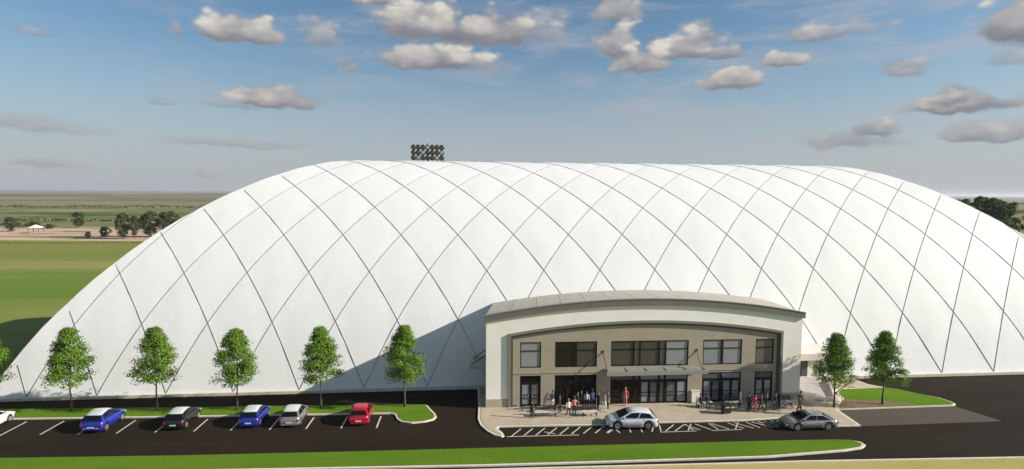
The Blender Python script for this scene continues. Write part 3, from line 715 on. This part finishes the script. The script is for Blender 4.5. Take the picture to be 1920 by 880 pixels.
tree('young_tree', (42.3, 51.95, .15), TM[1], CMR[1], 1.0, 2.2, 'rightmost young tree, standing on the lawn with open dome behind it', 'pair of trees on the right lawn')
# far trees
TB = trunk_mesh('trunk', 77, 1.6, 6, .16); CB = [crown_mesh('crown', 81+i, .4+.3*i, 6.4, 2.6, 70, 34, .5, LEAFB, 'ball', .8) for i in range(3)]
FT = [(-222.8, 310.5, 1.05, (1.2, 1.05), 'dark round tree far left beyond the green field'),
      (-209.9, 341.2, 1.15, (1.05, 1.2), 'dark upright tree left of centre among the fields beyond the sandy ground'),
      (-154.5, 268.4, .85, (1.0, .92), 'low dark bush-shaped tree at the far edge of the green field'),
      (-161.7, 268.5, .45, (1, 1), 'smallest shrub at the far edge of the green field'),
      (-143.5, 262.3, 1.75, (.62, 1.0), 'tall narrow dark tree at the far edge of the green field'),
      (-139.0, 262.6, 1.55, (.5, 1.0), 'thin tree leaning against the tall narrow dark tree'),
      (-177.0, 341.4, 1.0, (1.2, .8), 'squat dark tree on the sandy ground further back'),
      (-137.0, 271.0, 1.85, (.85, 1.0), 'broad tall tree just left of the dome slope'),
      (-130.5, 272.0, 1.75, (.9, 1.0), 'tree half hidden by the dome slope'),
      (-154.7, 327.3, 1.5, (1.4, 1.0), 'distant tree seen right above the dome slope'),
      (-219, 332, .5, (2.0, .8), 'low green shrub patch near the white shelter'),
      (-236, 345, .6, (2.2, .8), 'wide low shrub beyond the white shelter')]
for i, (x, y, s, (sx, sz), lb) in enumerate(FT): tree('field_tree' if s > .7 else 'shrub', (x, y, -.06), TB, CB[i % 3], (s*sx, s*sx, s*sz), i*1.3, lb, cat='tree' if s > .7 else 'shrub')
CW = [crown_mesh('crown', 91+i, 2.5, 16.5, 6.2, 80, 70, 1.0, LEAFW, 'ball', .8) for i in range(2)]; TW = trunk_mesh('trunk', 99, 4, 15, .35, 6, 3)
WT = [(140, 186, .68, 'small tree at the left end of the woodland row, almost touching the dome outline'), (150, 181, .80, 'leftmost and lowest of the dark trees behind the right end of the dome'), (160, 186, .86, 'second dark tree from the left behind the right end of the dome'), (168, 180, .98, 'dark tree behind the dome with a tip above its neighbours'),
      (177, 187, 1.05, 'tall dark tree behind the dome near the right edge'), (182, 176, 1.03, 'dark tree at the right edge just above the dome outline'), (191, 190, 1.1, 'tallest dark tree at the very right edge'), (160, 165, .62, 'short dark tree in front of the woodland row behind the dome'), (173, 166, .72, 'short leafy tree in front of the tallest dark trees')]
for i, (x, y, s, lb) in enumerate(WT): tree('woodland_tree', (x, y, -.06), TW, CW[i % 2], s*1.12, i*1.7, lb, 'dark trees behind the right end of the dome')

def hedge(x0, y0, x1, y1, h, wd, seed, n):
    rg_ = random.Random(seed); V = []; F = []
    L = math.hypot(x1-x0, y1-y0)
    for _ in range(n):
        t = rg_.random(); env = .45+.55*abs(math.sin(t*L/9+seed)*math.sin(t*L/23+2*seed)); s = h*.22*rg_.uniform(.6, 1.4)
        p = Vector((x0+(x1-x0)*t+rg_.gauss(0, wd*.3), y0+(y1-y0)*t+rg_.gauss(0, wd*.3), h*env*rg_.random()**.7))
        a = Vector((rg_.gauss(0, 1), rg_.gauss(0, 1), rg_.gauss(0, 1))).normalized(); b = a.cross(Vector((rg_.gauss(0, 1), rg_.gauss(0, 1), rg_.gauss(0, 1)))).normalized()
        k = len(V); V += [p-a*s, p-b*s*.7, p+a*s, p+b*s*.7]; F.append((k, k+1, k+2, k+3))
    o = link_mesh('hedgerow', V, F, LEAFB); o['kind'] = 'stuff'
for i, (x0, y0, x1, y1, h, n) in enumerate([(-420, 430, -190, 400, 3, 900), (-520, 700, -280, 740, 4, 700), (-300, 352, -235, 350, 2.2, 400), (-262, 240.5, -120, 239, .8, 1200), (450, 620, 900, 560, 7, 1300), (700, 1100, 1300, 1200, 9, 1200)]):
    hedge(x0, y0, x1, y1, h, 3, i+1, n)
# ------------------------------------------------------------------ floodlight mast behind the dome
ml = empty('floodlight_mast', (-5.2, 107, 0)); tag(ml, 'floodlight bank on a mast peeking over the dome roof', 'floodlight')
MB().tube([(0, .3, 0), (0, .3, 30)], [.35, .18], 10).build('mast', METAL, ml, True)
for r in range(3):
    z = 27.35+r*.95; w = MB(); w.box(-2.8, 2.8, .02, .14, z-.06, z+.06); w.build('crossbar', METAL, ml)
    for k in range(7):
        x = -2.55+k*.85; L = MB(); L.tube([(x, .05, z), (x, -.25, z-.03), (x, -.6, z-.1)], [.26, .46, .50], 12); hd = L.build('lamp_head', DKMET, ml, True)
        L = MB(); L.cyl((x, -.61, z-.1), (0, -1, -.15), .33, .03, 12); L.build('lens', mat('floodlight_lens', (.42, .43, .38), .25) if (k*5+r*3) % 4 == 1 else mat('floodlight_lens_dark', (.07, .075, .065), .25), hd)
# white-roofed shelter far left
sh_ = empty('field_shelter', (-205, 301, -.06)); tag(sh_, 'tiny white-roofed shelter on the sandy ground far left', 'shelter')
MB().add([(-2.6, -2, 2.6), (2.6, -2, 2.6), (2.6, 2, 2.6), (-2.6, 2, 2.6), (0, 0, 4.0)], [(0, 1, 4), (1, 2, 4), (2, 3, 4), (3, 0, 4), (0, 3, 2, 1)]).build('roof', mat('canvas', (.8, .78, .66), .8), sh_)
for x in (-1, 1):
    for y in (-1, 1): MB().box(x*2.3-.08, x*2.3+.08, y*1.7-.08, y*1.7+.08, 0, 2.6).build('post', BARK, sh_)

# ------------------------------------------------------------------ cars
def lerp(L, x):
    if x <= L[0][0]: return L[0][1]
    for (a, b), (c, d) in zip(L, L[1:]):
        if x <= c: return b+(d-b)*(x-a)/(c-a)
    return L[-1][1]
def paint(name, col, metal=.3):
    return mat('paint_'+name, col, .32, metal, .5, coat=.7)
def make_car(kind, body, roofm, loc, heading, label, rim=None, rear_white=False):
    """nose along local +Y; origin on the ground under the rear bumper centre"""
    root = empty('parked_car', loc, heading); tag(root, label, 'car', 'cars at the sports dome')
    S = dict(
      hatch=dict(L=3.85, W=.88, H=1.60, wb=2.28, ra=.70, r=.31, top=[(0, .62), (.03, .86), (.10, .99), (.4, 1.0), (2.6, .98), (3.2, .88), (3.6, .76), (3.78, .62), (3.85, .48)], g=(.12, .50, 1.95, 2.8), belt=.98),
      suv=dict(L=4.6, W=.93, H=1.66, wb=2.72, ra=.92, r=.38, top=[(0, .66), (.05, .92), (.14, 1.04), (.5, 1.08), (3.0, 1.02), (3.8, .93), (4.3, .80), (4.52, .66), (4.6, .5)], g=(.10, .62, 2.5, 3.55), belt=1.02, drop=(.09, .10)),
      coupe=dict(L=4.75, W=.93, H=1.48, wb=2.85, ra=.92, r=.35, top=[(0, .62), (.05, .86), (.14, .98), (.7, 1.0), (3.3, .93), (4.1, .82), (4.5, .70), (4.68, .58), (4.75, .44)], g=(.35, 1.35, 2.55, 3.6), belt=.94, drop=(.04, .05)))[kind]
    L_, Wd, Hh, r = S['L'], S['W'], S['H'], S['r']; ax = [S['ra'], S['ra']+S['wb']]
    st = sorted(set([0, .04, .15, .35]+[round(L_*i/16, 3) for i in range(1, 16)]+[L_-.35, L_-.15, L_-.05, L_]+[round(a+d*(r+.07), 3) for a in ax for d in (-1, -.92, -.7, -.4, 0, .4, .7, .92, 1)]))
    wid = [(0, .86), (.08, .94), (.3, .99), (L_*.5, 1), (L_-.6, .97), (L_-.2, .86), (L_, .68)]
    V = []; NJ = 15
    for y in st:
        w_ = Wd*lerp(wid, y); zt = lerp(S['top'], y); z0 = .24 if .12 < y < L_-.15 else .34
        for a in ax:
            d = abs(y-a)
            if d < r+.07-1e-4: z0 = max(z0, r+math.sqrt((r+.07)**2-d*d))
        z0 = min(z0, zt-.1)
        half = [(0, zt+.015), (.5*w_, zt+.005), (.82*w_, zt-.02), (.95*w_, zt-.09), (w_, zt*.55+z0*.45), (.985*w_, z0+.02), (.93*w_, z0)]
        row = [(-x, z) for x, z in half[::-1]]+half[1:]
        V += [(x, y, z) for x, z in row]
    NJ = 13; F = []
    for i in range(len(st)-1):
        for j in range(NJ-1): F.append((i*NJ+j, i*NJ+j+1, (i+1)*NJ+j+1, (i+1)*NJ+j))
    F.append(tuple(range(NJ))[::-1]); F.append(tuple((len(st)-1)*NJ+j for j in range(NJ)))
    link_mesh('body', V, F, body, root, smooth=True)
    MB().box(-Wd*.86, Wd*.86, .15, L_-.2, .2, .55).build('underbody', BLACKP, root)
    # cabin
    yb0, yt0, yt1, yb1 = S['g']; wb_, wt_ = Wd*.95, Wd*.70; bz = S['belt']-.03
    FR = [0, .2, .4, .6, .8, 1]
    dr0, dr1 = S.get('drop', (.10, .12))
    def drop(u): return (dr0*(1-u)**2.2*1.6 if u < .5 else 0)+(dr1*u**2.4 if u > .5 else 0)*(2*u-1 if u > .5 else 0)
    def ringp(t):   # t 0 belt .. 1 roof edge
        return (wb_+(wt_-wb_)*t**1.25, yb0+(yt0-yb0)*t, yb1+(yt1-yb1)*t, bz+(Hh-.07-bz)*t)
    def sidep(s_, u, t):
        w2, y2, y3, z2 = ringp(t); return (s_*(w2+.03*math.sin(math.pi*t)), y2+(y3-y2)*u, z2-drop(u)*t)
    V = []; NR = 2*len(FR)+4
    for t in (0, .33, .66, 1):
        w_, ya, yb, z = ringp(t)
        V += [(-w_*.5, ya-.05, z-drop(0)*t), (w_*.5, ya-.05, z-drop(0)*t)]+[sidep(1, u, t) for u in FR]+[(w_*.5, yb+.08, z-drop(1)*t), (-w_*.5, yb+.08, z-drop(1)*t)]+[sidep(-1, u, t) for u in FR[::-1]]
    F = [(i*NR+j, i*NR+(j+1) % NR, (i+1)*NR+(j+1) % NR, (i+1)*NR+j) for i in range(3) for j in range(NR)]
    link_mesh('cabin', V, F, body, root)
    V = []; n_ = len(FR)
    w_, ya, yb, z = ringp(1)
    us = [-.06]+FR+[1.06]
    for u in us:
        uc = min(1, max(0, u)); yy = ya-.05 if u < 0 else (yb+.08 if u > 1 else ya+(yb-ya)*u); zz = z-drop(uc); k = .5 if (u < 0 or u > 1) else 1; cr = 0 if (u < 0 or u > 1) else .065
        V += [(-w_*k, yy, zz), (-w_*k*.85, yy, zz+cr*.65), (-w_*k*.45, yy, zz+cr), (w_*k*.45, yy, zz+cr), (w_*k*.85, yy, zz+cr*.65), (w_*k, yy, zz)]
    F = [(i*6+j, i*6+j+1, (i+1)*6+j+1, (i+1)*6+j) for i in range(len(us)-1) for j in range(5)]
    link_mesh('roof', V, F, roofm, root, smooth=True)
    def quad(name, P, m_, off, th=.012):
        P = [Vector(p) for p in P]; n = (P[1]-P[0]).cross(P[3]-P[0]).normalized()*off
        return link_mesh(name, [p+n for p in P]+[p-n*.3 for p in P], [(0, 1, 2, 3), (7, 6, 5, 4), (0, 4, 5, 1), (1, 5, 6, 2), (2, 6, 7, 3), (3, 7, 4, 0)], m_, root)
    def at_(s, yy, t): return sidep(s, yy, t)
    ro = .035
    wa, ya, yb, za = ringp(.12); wc, yc, yd, zc = ringp(.90); zc0 = zc-drop(0)*.9; zc1 = zc-drop(1)*.9; za -= .02
    quad('rear_window', [(-wa*.88, ya-.04, za), (wa*.88, ya-.04, za), (wc*.88, yc-.04, zc0), (-wc*.88, yc-.04, zc0)], CARGL, ro)
    quad('windscreen', [(wa*.9, yb+.06, za), (-wa*.9, yb+.06, za), (-wc*.9, yd+.06, zc1), (wc*.9, yd+.06, zc1)], CARGL, ro)
    for s in (-1, 1):
        for (u0, u1, v0, v1) in ((.07, .49, .10, .475), (.52, .94, .505, .90)):
            V = []; K = 5; TT = (.14, .5, .86)
            for t_ in TT:
                for k_ in range(K+1):
                    q_ = (t_-.14)/.72; ua = u0+(v0-u0)*q_; ub = u1+(v1-u1)*q_; x_, y_, z_ = sidep(s, ua+(ub-ua)*k_/K, t_); V.append((x_+s*.016, y_, z_+.004))
            F = [(i*(K+1)+j, i*(K+1)+j+1, (i+1)*(K+1)+j+1, (i+1)*(K+1)+j) for i in range(2) for j in range(K)]
            link_mesh('side_window', V, F if s > 0 else [f[::-1] for f in F], CARGL, root)
        g = MB(); yy = ya+(yb-ya)*.86; g.box(min(s*wb_, s*(wb_+.2)), max(s*wb_, s*(wb_+.2)), yy, yy+.12, bz+.04, bz+.17); g.build('mirror', body, root)
        # lamps
        zt = S['top'][1][1]-.17; x0 = Wd*.93*s
        g = MB(); g.box(min(x0, x0-s*.15), max(x0, x0-s*.15), -.015, .16, zt-.08, zt+.08); g.build('tail_light', RED, root)
        zf = lerp(S['top'], L_-.25)-.14; x0 = Wd*.80*s; g = MB(); g.box(min(x0, x0-s*.24), max(x0, x0-s*.24), L_-.3, L_-.07, zf-.10, zf+.01); g.build('headlight', LAMPW, root)
        if rear_white:
            g = MB(); g.box(min(s*.3, s*.58), max(s*.3, s*.58), -.03, .06, .38, .46); g.build('reflector', LAMPW, root)
        for a in ax:
            wh = MB(); x1 = Wd*.97*s
            wh.tube([(x1-s*.22, a, r), (x1-s*.2, a, r), (x1-s*.02, a, r), (x1, a, r)], [r*.92, r, r, r*.92], 20); wo_ = wh.build('wheel', TYRE, root)
            g = MB(); g.cyl((x1+s*.004, a, r), (1, 0, 0), r*.62, .012, 16); g.build('rim', rim or RIM, wo_)
            g = MB(); g.cyl((x1+s*.014, a, r), (1, 0, 0), r*.14, .012, 8); g.build('hub', DKMET, wo_)
    MB().box(-Wd*.8, Wd*.8, -.035, .1, .28, .44).build('rear_bumper', BLACKP if kind != 'hatch' else body, root)
    MB().box(-.26, .26, -.05, -.03, .47, .58).build('number_plate', PLATE, root)
    g = MB(); g.box(-Wd*.55, Wd*.55, L_-.05, L_+.012, .34, .52); g.build('grille', BLACKP, root)
    for s in (-1, 1):
        for yy in (.36, .60):
            y_ = L_*yy; zz = S['belt']-.2; x0 = s*Wd*1.0; MB().box(min(x0, x0+s*.03), max(x0, x0+s*.03), y_, y_+.16, zz, zz+.03).build('door_handle', roofm if False else body, root)
    return root
SILV = paint('silver', (.68, .68, .72), .15); GREYD = paint('graphite', (.27, .265, .27), .4); BLUE = paint('blue', (.010, .026, .27), .1); BLK = paint('black', (.012, .012, .014), .2)
REDP = paint('red', (.36, .006, .02), .05); WHT = paint('white', (.66, .64, .60), 0); ROOFL = paint('light_roof', (.60, .60, .55), .1); SGREY = paint('grey', (.26, .24, .25), .35)
make_car('hatch', WHT, WHT, (-41.15, 51.75, 0), 0, 'white hatchback half out of view at the left end of the parking row')
make_car('hatch', BLUE, ROOFL, (-31.4, 51.25, 0), R(-1), 'bright blue hatchback with white roof, largest car in the parking row', rear_white=True).scale = (1.08, 1, 1.08)
make_car('hatch', BLK, ROOFL, (-24.7, 51.3, 0), R(-1), 'black hatchback with pale roof parked alone right of the large blue one')
make_car('hatch', BLUE, ROOFL, (-18.35, 51.25, 0), 0, 'small blue car with red tail lamps beside the silver hatchback')
make_car('hatch', SGREY, ROOFL, (-14.8, 51.1, 0), 0, 'silver-grey hatchback parked right of the small blue car')
make_car('hatch', REDP, REDP, (-8.75, 50.95, 0), 0, 'bright red hatchback at the right end of the parking row')
def fro(x, y, h, L_): return (x, y, 0)
make_car('suv', SILV, SILV, (17.95, 48.95, 0), R(85), 'silver estate car stopped on the hatched zone before the entrance')
make_car('coupe', GREYD, GREYD, (33.95, 47.55, 0), R(88), 'dark silver sloping-roofed car passing the right end of the plaza')

# ------------------------------------------------------------------ people
SKIN = mat('skin', (.42, .24, .17), .6)
CLO = {k: mat('cloth_'+k, c, .85) for k, c in dict(black=(.012, .011, .013), dark=(.025, .022, .028), navy=(.018, .02, .06), white=(.62, .60, .58), grey=(.17, .17, .17), salmon=(.50, .20, .15), pink=(.45, .09, .11), magenta=(.60, .02, .10), tan=(.33, .24, .16), maroon=(.05, .012, .014), blue=(.04, .06, .22)).items()}
HAIR = {k: mat('hair_'+k, c, .7) for k, c in dict(dark=(.012, .009, .008), brown=(.06, .03, .015), blond=(.30, .2, .09)).items()}
SHOE = {'w': mat('shoe_white', (.6, .6, .6), .6), 'b': mat('shoe_black', (.01, .01, .01), .5)}
def body_mesh(pose, seed):
    """one continuous skinned surface grown on a jointed skeleton; facing local -Y"""
    rg_ = random.Random(seed); P = []; E = []; Rr = []
    def v(p, r, prev=None):
        P.append(Vector(p)); Rr.append(r); i = len(P)-1
        if prev is not None: E.append((prev, i))
        return i
    sit = pose == 'sit'; bend = .35 if pose == 'bend' else 0
    hz_ = .50 if sit else .93
    pel = v((0, 0, hz_), (.15, .11)); wai = v((0, -bend*.15, hz_+.16), (.13, .10), pel); che = v((0, -bend*.55, hz_+.36-bend*.08), (.165, .115), wai)
    neckb = v((0, -bend*.85, hz_+.52-bend*.15), (.085, .07), che); neck = v((0, -bend*.98-.01, hz_+.60-bend*.2), (.052, .052), neckb)
    hd = v((0, -bend*1.1-.02, hz_+.68-bend*.22), (.078, .09), neck); v((0, -bend*1.15-.02, hz_+.76-bend*.24), (.08, .095), hd)
    for s in (-1, 1):
        sw = {'stand': .06*s, 'walk': .24*s, 'bend': .1*s, 'sit': 0}[pose]
        hip = v((s*.095, 0, hz_-.05), (.095, .095), pel)
        if sit:
            kn = v((s*.12, -.42, .50), (.066, .066), hip); an = v((s*.12, -.46, .09), (.042, .045), kn); v((s*.12, -.62, .04), (.04, .035), an)
        else:
            kn = v((s*.10, -abs(sw)*.25-sw*.55, .50), (.066, .068), hip); an = v((s*.10, -sw+.04, .09), (.042, .045), kn); v((s*.115, -sw-.14, .04), (.042, .032), an)
        sho = v((s*.19, -bend*.72, hz_+.47-bend*.12), (.06, .06), che)
        if rg_.random() < .3 or pose == 'bend':
            el_ = v((s*.24, -bend*.8-.08, hz_+.20), (.042, .042), sho); wr = v((s*.16, -bend*.8-.28, hz_+.22), (.03, .03), el_); d = Vector((0, -1, 0))
        else:
            el_ = v((s*.25, .02+sw*.3, hz_+.19), (.042, .042), sho); wr = v((s*.26, -.04+sw*.6, hz_-.06), (.028, .03), el_); d = Vector((0, -.15, -1))
        w_ = P[wr]; pm = v(w_+d*.07, (.02, .036), wr)
        side = Vector((0, 1, 0)) if abs(d.z) > .5 else Vector((1, 0, 0))
        for q, ln in ((-.030, .062), (-.010, .075), (.010, .070), (.030, .055)):
            k = v(P[pm]+side*q+d*.03, (.009, .009), pm); v(P[k]+d*ln+Vector((-s*.012, 0, 0)), (.008, .008), k)
        t_ = v(w_+d*.03-side*.045, (.010, .010), pm); v(P[t_]+d*.035-side*.012, (.009, .009), t_)
    me = bpy.data.meshes.new('sk'); me.from_pydata([tuple(p) for p in P], E, []); o = bpy.data.objects.new('sk', me); COL.objects.link(o)
    md = o.modifiers.new('skin', 'SKIN'); md.use_smooth_shade = True
    for i, q in enumerate(Rr): me.skin_vertices[0].data[i].radius = q
    me.skin_vertices[0].data[0].use_root = True
    sb = o.modifiers.new('sub', 'SUBSURF'); sb.levels = 1; sb.render_levels = 1
    dg = bpy.context.evaluated_depsgraph_get(); ev = o.evaluated_get(dg); m2 = bpy.data.meshes.new_from_object(ev)
    bpy.data.objects.remove(o); head = P[6]
    return m2, head, hz_
BODIES = {}
def person(x, y, rz, pose, top, legs, hair, label, shoe='b', h=1.75, z=.145, long=False):
    key = (pose, 1 if len(BODIES) % 2 else 2)
    if key not in BODIES: BODIES[key] = body_mesh(pose, key[1])
    src, head, hz_ = BODIES[key]; me = src.copy(); me.name = 'body'
    for m_ in (SKIN, CLO[top], CLO[legs], SHOE[shoe]): me.materials.append(m_)
    for p in me.polygons:
        c = p.center; mi = 0
        if c.z < .075: mi = 3
        elif pose == 'sit': mi = 2 if c.z < .60 and c.y < .2 and c.z < .58 else 1
        elif c.z < hz_+.02 and abs(c.x) < .2: mi = 2
        elif c.z < hz_+.55: mi = 1
        if mi in (1, 2) and abs(c.x) > .2 and c.z < hz_+.10: mi = 0
        if c.z > head.z-.17 or (pose == 'bend' and c.y < head.y+.12 and c.z > hz_+.38): mi = 0
        p.material_index = mi; p.use_smooth = True
    root = empty('person', (x, y, z), rz); s = h/1.75; root.scale = (s, s, s)
    tag(root, label, 'person', 'people gathered before the entrance')
    b = bpy.data.objects.new('body', me); COL.objects.link(b); b.parent = root
    hm = MB(); hx_, hy, hzz = head
    rings = []
    for i in range(6):
        ph = math.pi*.5*i/5; rings.append((.103*math.cos(ph), .02+.12*math.sin(ph)))
    k0 = [(0, -.12)] if long else []
    V = []; F = []; n = 12
    prof_ = ([(.085, -.20), (.10, -.1)] if long else [(.097, -.04)])+rings
    for r_, dz in prof_:
        for j in range(n):
            a = 2*math.pi*j/n; yy = math.sin(a)*r_*1.08; front = yy < -.02 and dz < .04
            V.append((hx_+math.cos(a)*r_, hy+.012+(yy if not front else yy*.15), hzz+dz))
    for i in range(len(prof_)-1):
        for j in range(n): F.append((i*n+j, i*n+(j+1) % n, (i+1)*n+(j+1) % n, (i+1)*n+j))
    link_mesh('hair', V, F, HAIR[hair], root, smooth=True)
    fc = MB(); fc.add([(hx_-.012, hy-.088, hzz-.035), (hx_+.012, hy-.088, hzz-.035), (hx_, hy-.125, hzz-.03), (hx_, hy-.09, hzz+.01)], [(0, 1, 2), (0, 2, 3), (1, 3, 2)])
    fc.build('nose', SKIN, root)
    for s_ in (-1, 1):
        e_ = MB(); e_.cyl((hx_+s_*.032, hy-.088, hzz+.012), (0, 1, 0), .011, .012, 6); e_.build('eye', BLACKP, root)
        e_ = MB(); e_.box(hx_+s_*.088-.01, hx_+s_*.088+.01, hy-.015, hy+.02, hzz-.04, hzz+.015); e_.build('ear', SKIN, root)
    e_ = MB(); e_.box(hx_-.025, hx_+.025, hy-.094, hy-.082, hzz-.062, hzz-.053); e_.build('mouth', CLO['maroon'], root)
    return root
PP = [(6.94, 51.3, 2.9, 'stand', 'black', 'black', 'dark', 'person in black standing alone at the left end of the metal benches'),
 (8.5, 53.2, .3, 'bend', 'grey', 'grey', 'brown', 'person in grey bending beside the left glass door'),
 (9.25, 53.4, 1.0, 'stand', 'dark', 'white', 'dark', 'person with dark top and white trousers at the wall left of the dark doors'),
 (9.75, 52.3, 4.1, 'stand', 'black', 'black', 'dark', 'person all in black behind the left bench'),
 (10.4, 51.35, .2, 'walk', 'white', 'dark', 'blond', 'fair-haired person in white top walking between the benches'),
 (11.0, 51.6, 3.2, 'stand', 'salmon', 'black', 'brown', 'person in salmon shirt and black trousers between the benches'),
 (11.55, 52.8, 1.6, 'stand', 'dark', 'navy', 'dark', 'person in dark clothes just behind the salmon shirt'),
 (12.05, 53.3, .1, 'stand', 'black', 'black', 'dark', 'person in black by the dark double doors, left of the white shirt'),
 (12.55, 53.2, 6.0, 'stand', 'white', 'black', 'dark', 'person in white shirt and black trousers at the dark double doors'),
 (13.1, 53.3, 3.3, 'stand', 'blue', 'navy', 'dark', 'person in blue top beside the white shirt at the dark doors'),
 (13.55, 52.7, 2.0, 'stand', 'navy', 'black', 'brown', 'person in navy top behind the right bench'),
 (14.1, 52.5, .0, 'walk', 'grey', 'white', 'dark', 'person in pale trousers walking under the left end of the canopy'),
 (14.6, 53.0, 1.2, 'stand', 'black', 'black', 'dark', 'person in black under the left end of the canopy'),
 (16.5, 53.6, 3.0, 'stand', 'pink', 'salmon', 'blond', 'person in pink at the main glass doors behind the silver car'),
 (27.4, 51.9, .8, 'stand', 'grey', 'dark', 'dark', 'person in grey top left of the red-clad group'),
 (27.95, 51.2, 5.4, 'stand', 'dark', 'black', 'dark', 'person in dark clothes on the left side of the magenta top'),
 (28.5, 51.05, .2, 'stand', 'magenta', 'pink', 'brown', 'person in bright magenta clothes in the right group'),
 (28.2, 51.5, 2.8, 'stand', 'maroon', 'black', 'dark', 'person in dark red just behind the magenta top'),
 (29.1, 51.0, 3.9, 'walk', 'dark', 'black', 'dark', 'person in dark clothes stepping away right of the magenta top'),
 (29.65, 51.1, 1.2, 'stand', 'black', 'dark', 'brown', 'person in black second to the right of the magenta top'),
 (30.7, 51.3, .4, 'stand', 'black', 'black', 'dark', 'person in black below the right-hand windows'),
 (31.15, 51.5, 5.0, 'stand', 'dark', 'dark', 'dark', 'person in dark grey close to the right pier of the building'),
 (32.42, 50.1, 3.6, 'walk', 'black', 'black', 'dark', 'person in black walking behind the dark silver car'),
 (33.3, 51.4, 2.0, 'stand', 'maroon', 'maroon', 'dark', 'person in dark red by the right corner of the building')]
for i, (x, y, rz, po, t_, l_, hr, lb) in enumerate(PP): person(x, y, rz, po, t_, l_, hr, lb, 'w' if i % 5 == 4 else 'b', 1.68+.05*(i*7 % 4), long=(i % 4 == 1))

# ------------------------------------------------------------------ plaza furniture
STONE = mat('bench_stone', (.55, .50, .46), .8, var=.1, vscale=2)
def bench(x, y, L_, rz, label, back=True):
    root = empty('bench', (x, y, .145), rz); tag(root, label, 'bench', 'benches on the plaza')
    for k in range(4): MB().box(0, L_, -.05+k*.12, .05+k*.12, .43, .47).build('seat_slat', STONE, root)
    if back:
        for k in range(3): MB().box(0, L_, .42, .455, .56+k*.15, .66+k*.15).build('back_slat', DKMET, root)
    for x_ in (.08, L_-.14):
        MB().box(x_, x_+.06, -.05, .0, 0, .43).build('leg', DKMET, root); MB().box(x_, x_+.06, .38, .42, 0, .98).build('leg', DKMET, root); MB().box(x_, x_+.06, 0, .38, .2, .25).build('leg_rail', DKMET, root)
    return root
bench(7.25, 51.45, 2.05, R(-2), 'long dark-framed bench nearest the person standing alone in black')
bench(11.7, 51.2, 1.45, 0, 'short dark-framed bench right of the person in the salmon shirt')
bench(26.3, 52.5, 1.6, R(-1), 'bench at the wall left of the magenta-clad person')
bench(31.5, 52.2, 1.5, R(-1), 'bench at the foot of the right pier')
def sitter(x, y, rz, top, label): person(x, y, rz, 'sit', top, 'black', 'dark', label, 'w', 1.7, z=.12)
bench(23.4, 52.55, 1.6, 0, 'bench just right of the white cabinet with two people seated', back=False)
sitter(23.8, 52.75, .1, 'black', 'left one of the two people in black seated beside the white cabinet'); sitter(24.5, 52.75, -.2, 'dark', 'right one of the two people seated beside the white cabinet')
cab = empty('cabinet', (23.75, 54.05, .145)); tag(cab, 'plain white cabinet between the main doors and the right-hand doors', 'cabinet')
MB().box(-.42, .42, -.35, .3, .08, 1.2).build('housing', WHITEW, cab); MB().box(-.45, .45, -.38, .33, 1.2, 1.26).build('lid', KERB, cab); MB().box(-.36, .36, -.3, .25, 0, .08).build('plinth', DKMET, cab)
tb = empty('litter_bin', (25.55, 50.95, .145)); tag(tb, 'squat black litter bin standing in the open on the plaza', 'bin')
MB().box(-.38, .38, -.3, .3, .12, .85).build('housing', BLACKP, tb); MB().box(-.42, .42, -.34, .34, .85, .93).build('lid', DKMET, tb); MB().box(-.3, .3, -.22, .22, 0, .12).build('foot', STONE, tb); MB().box(-.2, .2, -.31, -.3, .62, .74).build('slot', STONE, tb)
pt = empty('planter', (26.15, 51.75, .145)); tag(pt, 'small dark planter just behind and right of the black litter bin', 'planter')
MB().tube([(0, 0, 0), (0, 0, .45), (0, 0, .46), (0, 0, .38)], [.16, .23, .20, .19], 12).build('pot', BLACKP, pt)
o = bpy.data.objects.new('foliage', crown_mesh('foliage', 5, .35, .95, .28, 14, 14, .1, LEAFD, 'ball')); COL.objects.link(o); o.parent = pt
print('objects', len(bpy.data.objects))
# ------------------------------------------------------------------ air
hb = MB(); hb.box(-25000, 25000, -2900, 25900, -14, 48)
HZ = bpy.data.materials.new('haze'); HZ.use_nodes = True; t = NT(HZ.node_tree); t.n.remove(t.n['Principled BSDF'])
pv = t.node('ShaderNodeVolumePrincipled'); pv.inputs['Color'].default_value = (.80, .84, .90, 1); pv.inputs['Density'].default_value = .00011; pv.inputs['Anisotropy'].default_value = .2
t.l.new(pv.outputs[0], t.n['Material Output'].inputs['Volume'])
hz_o = hb.build('haze', HZ); hz_o['kind'] = 'stuff'
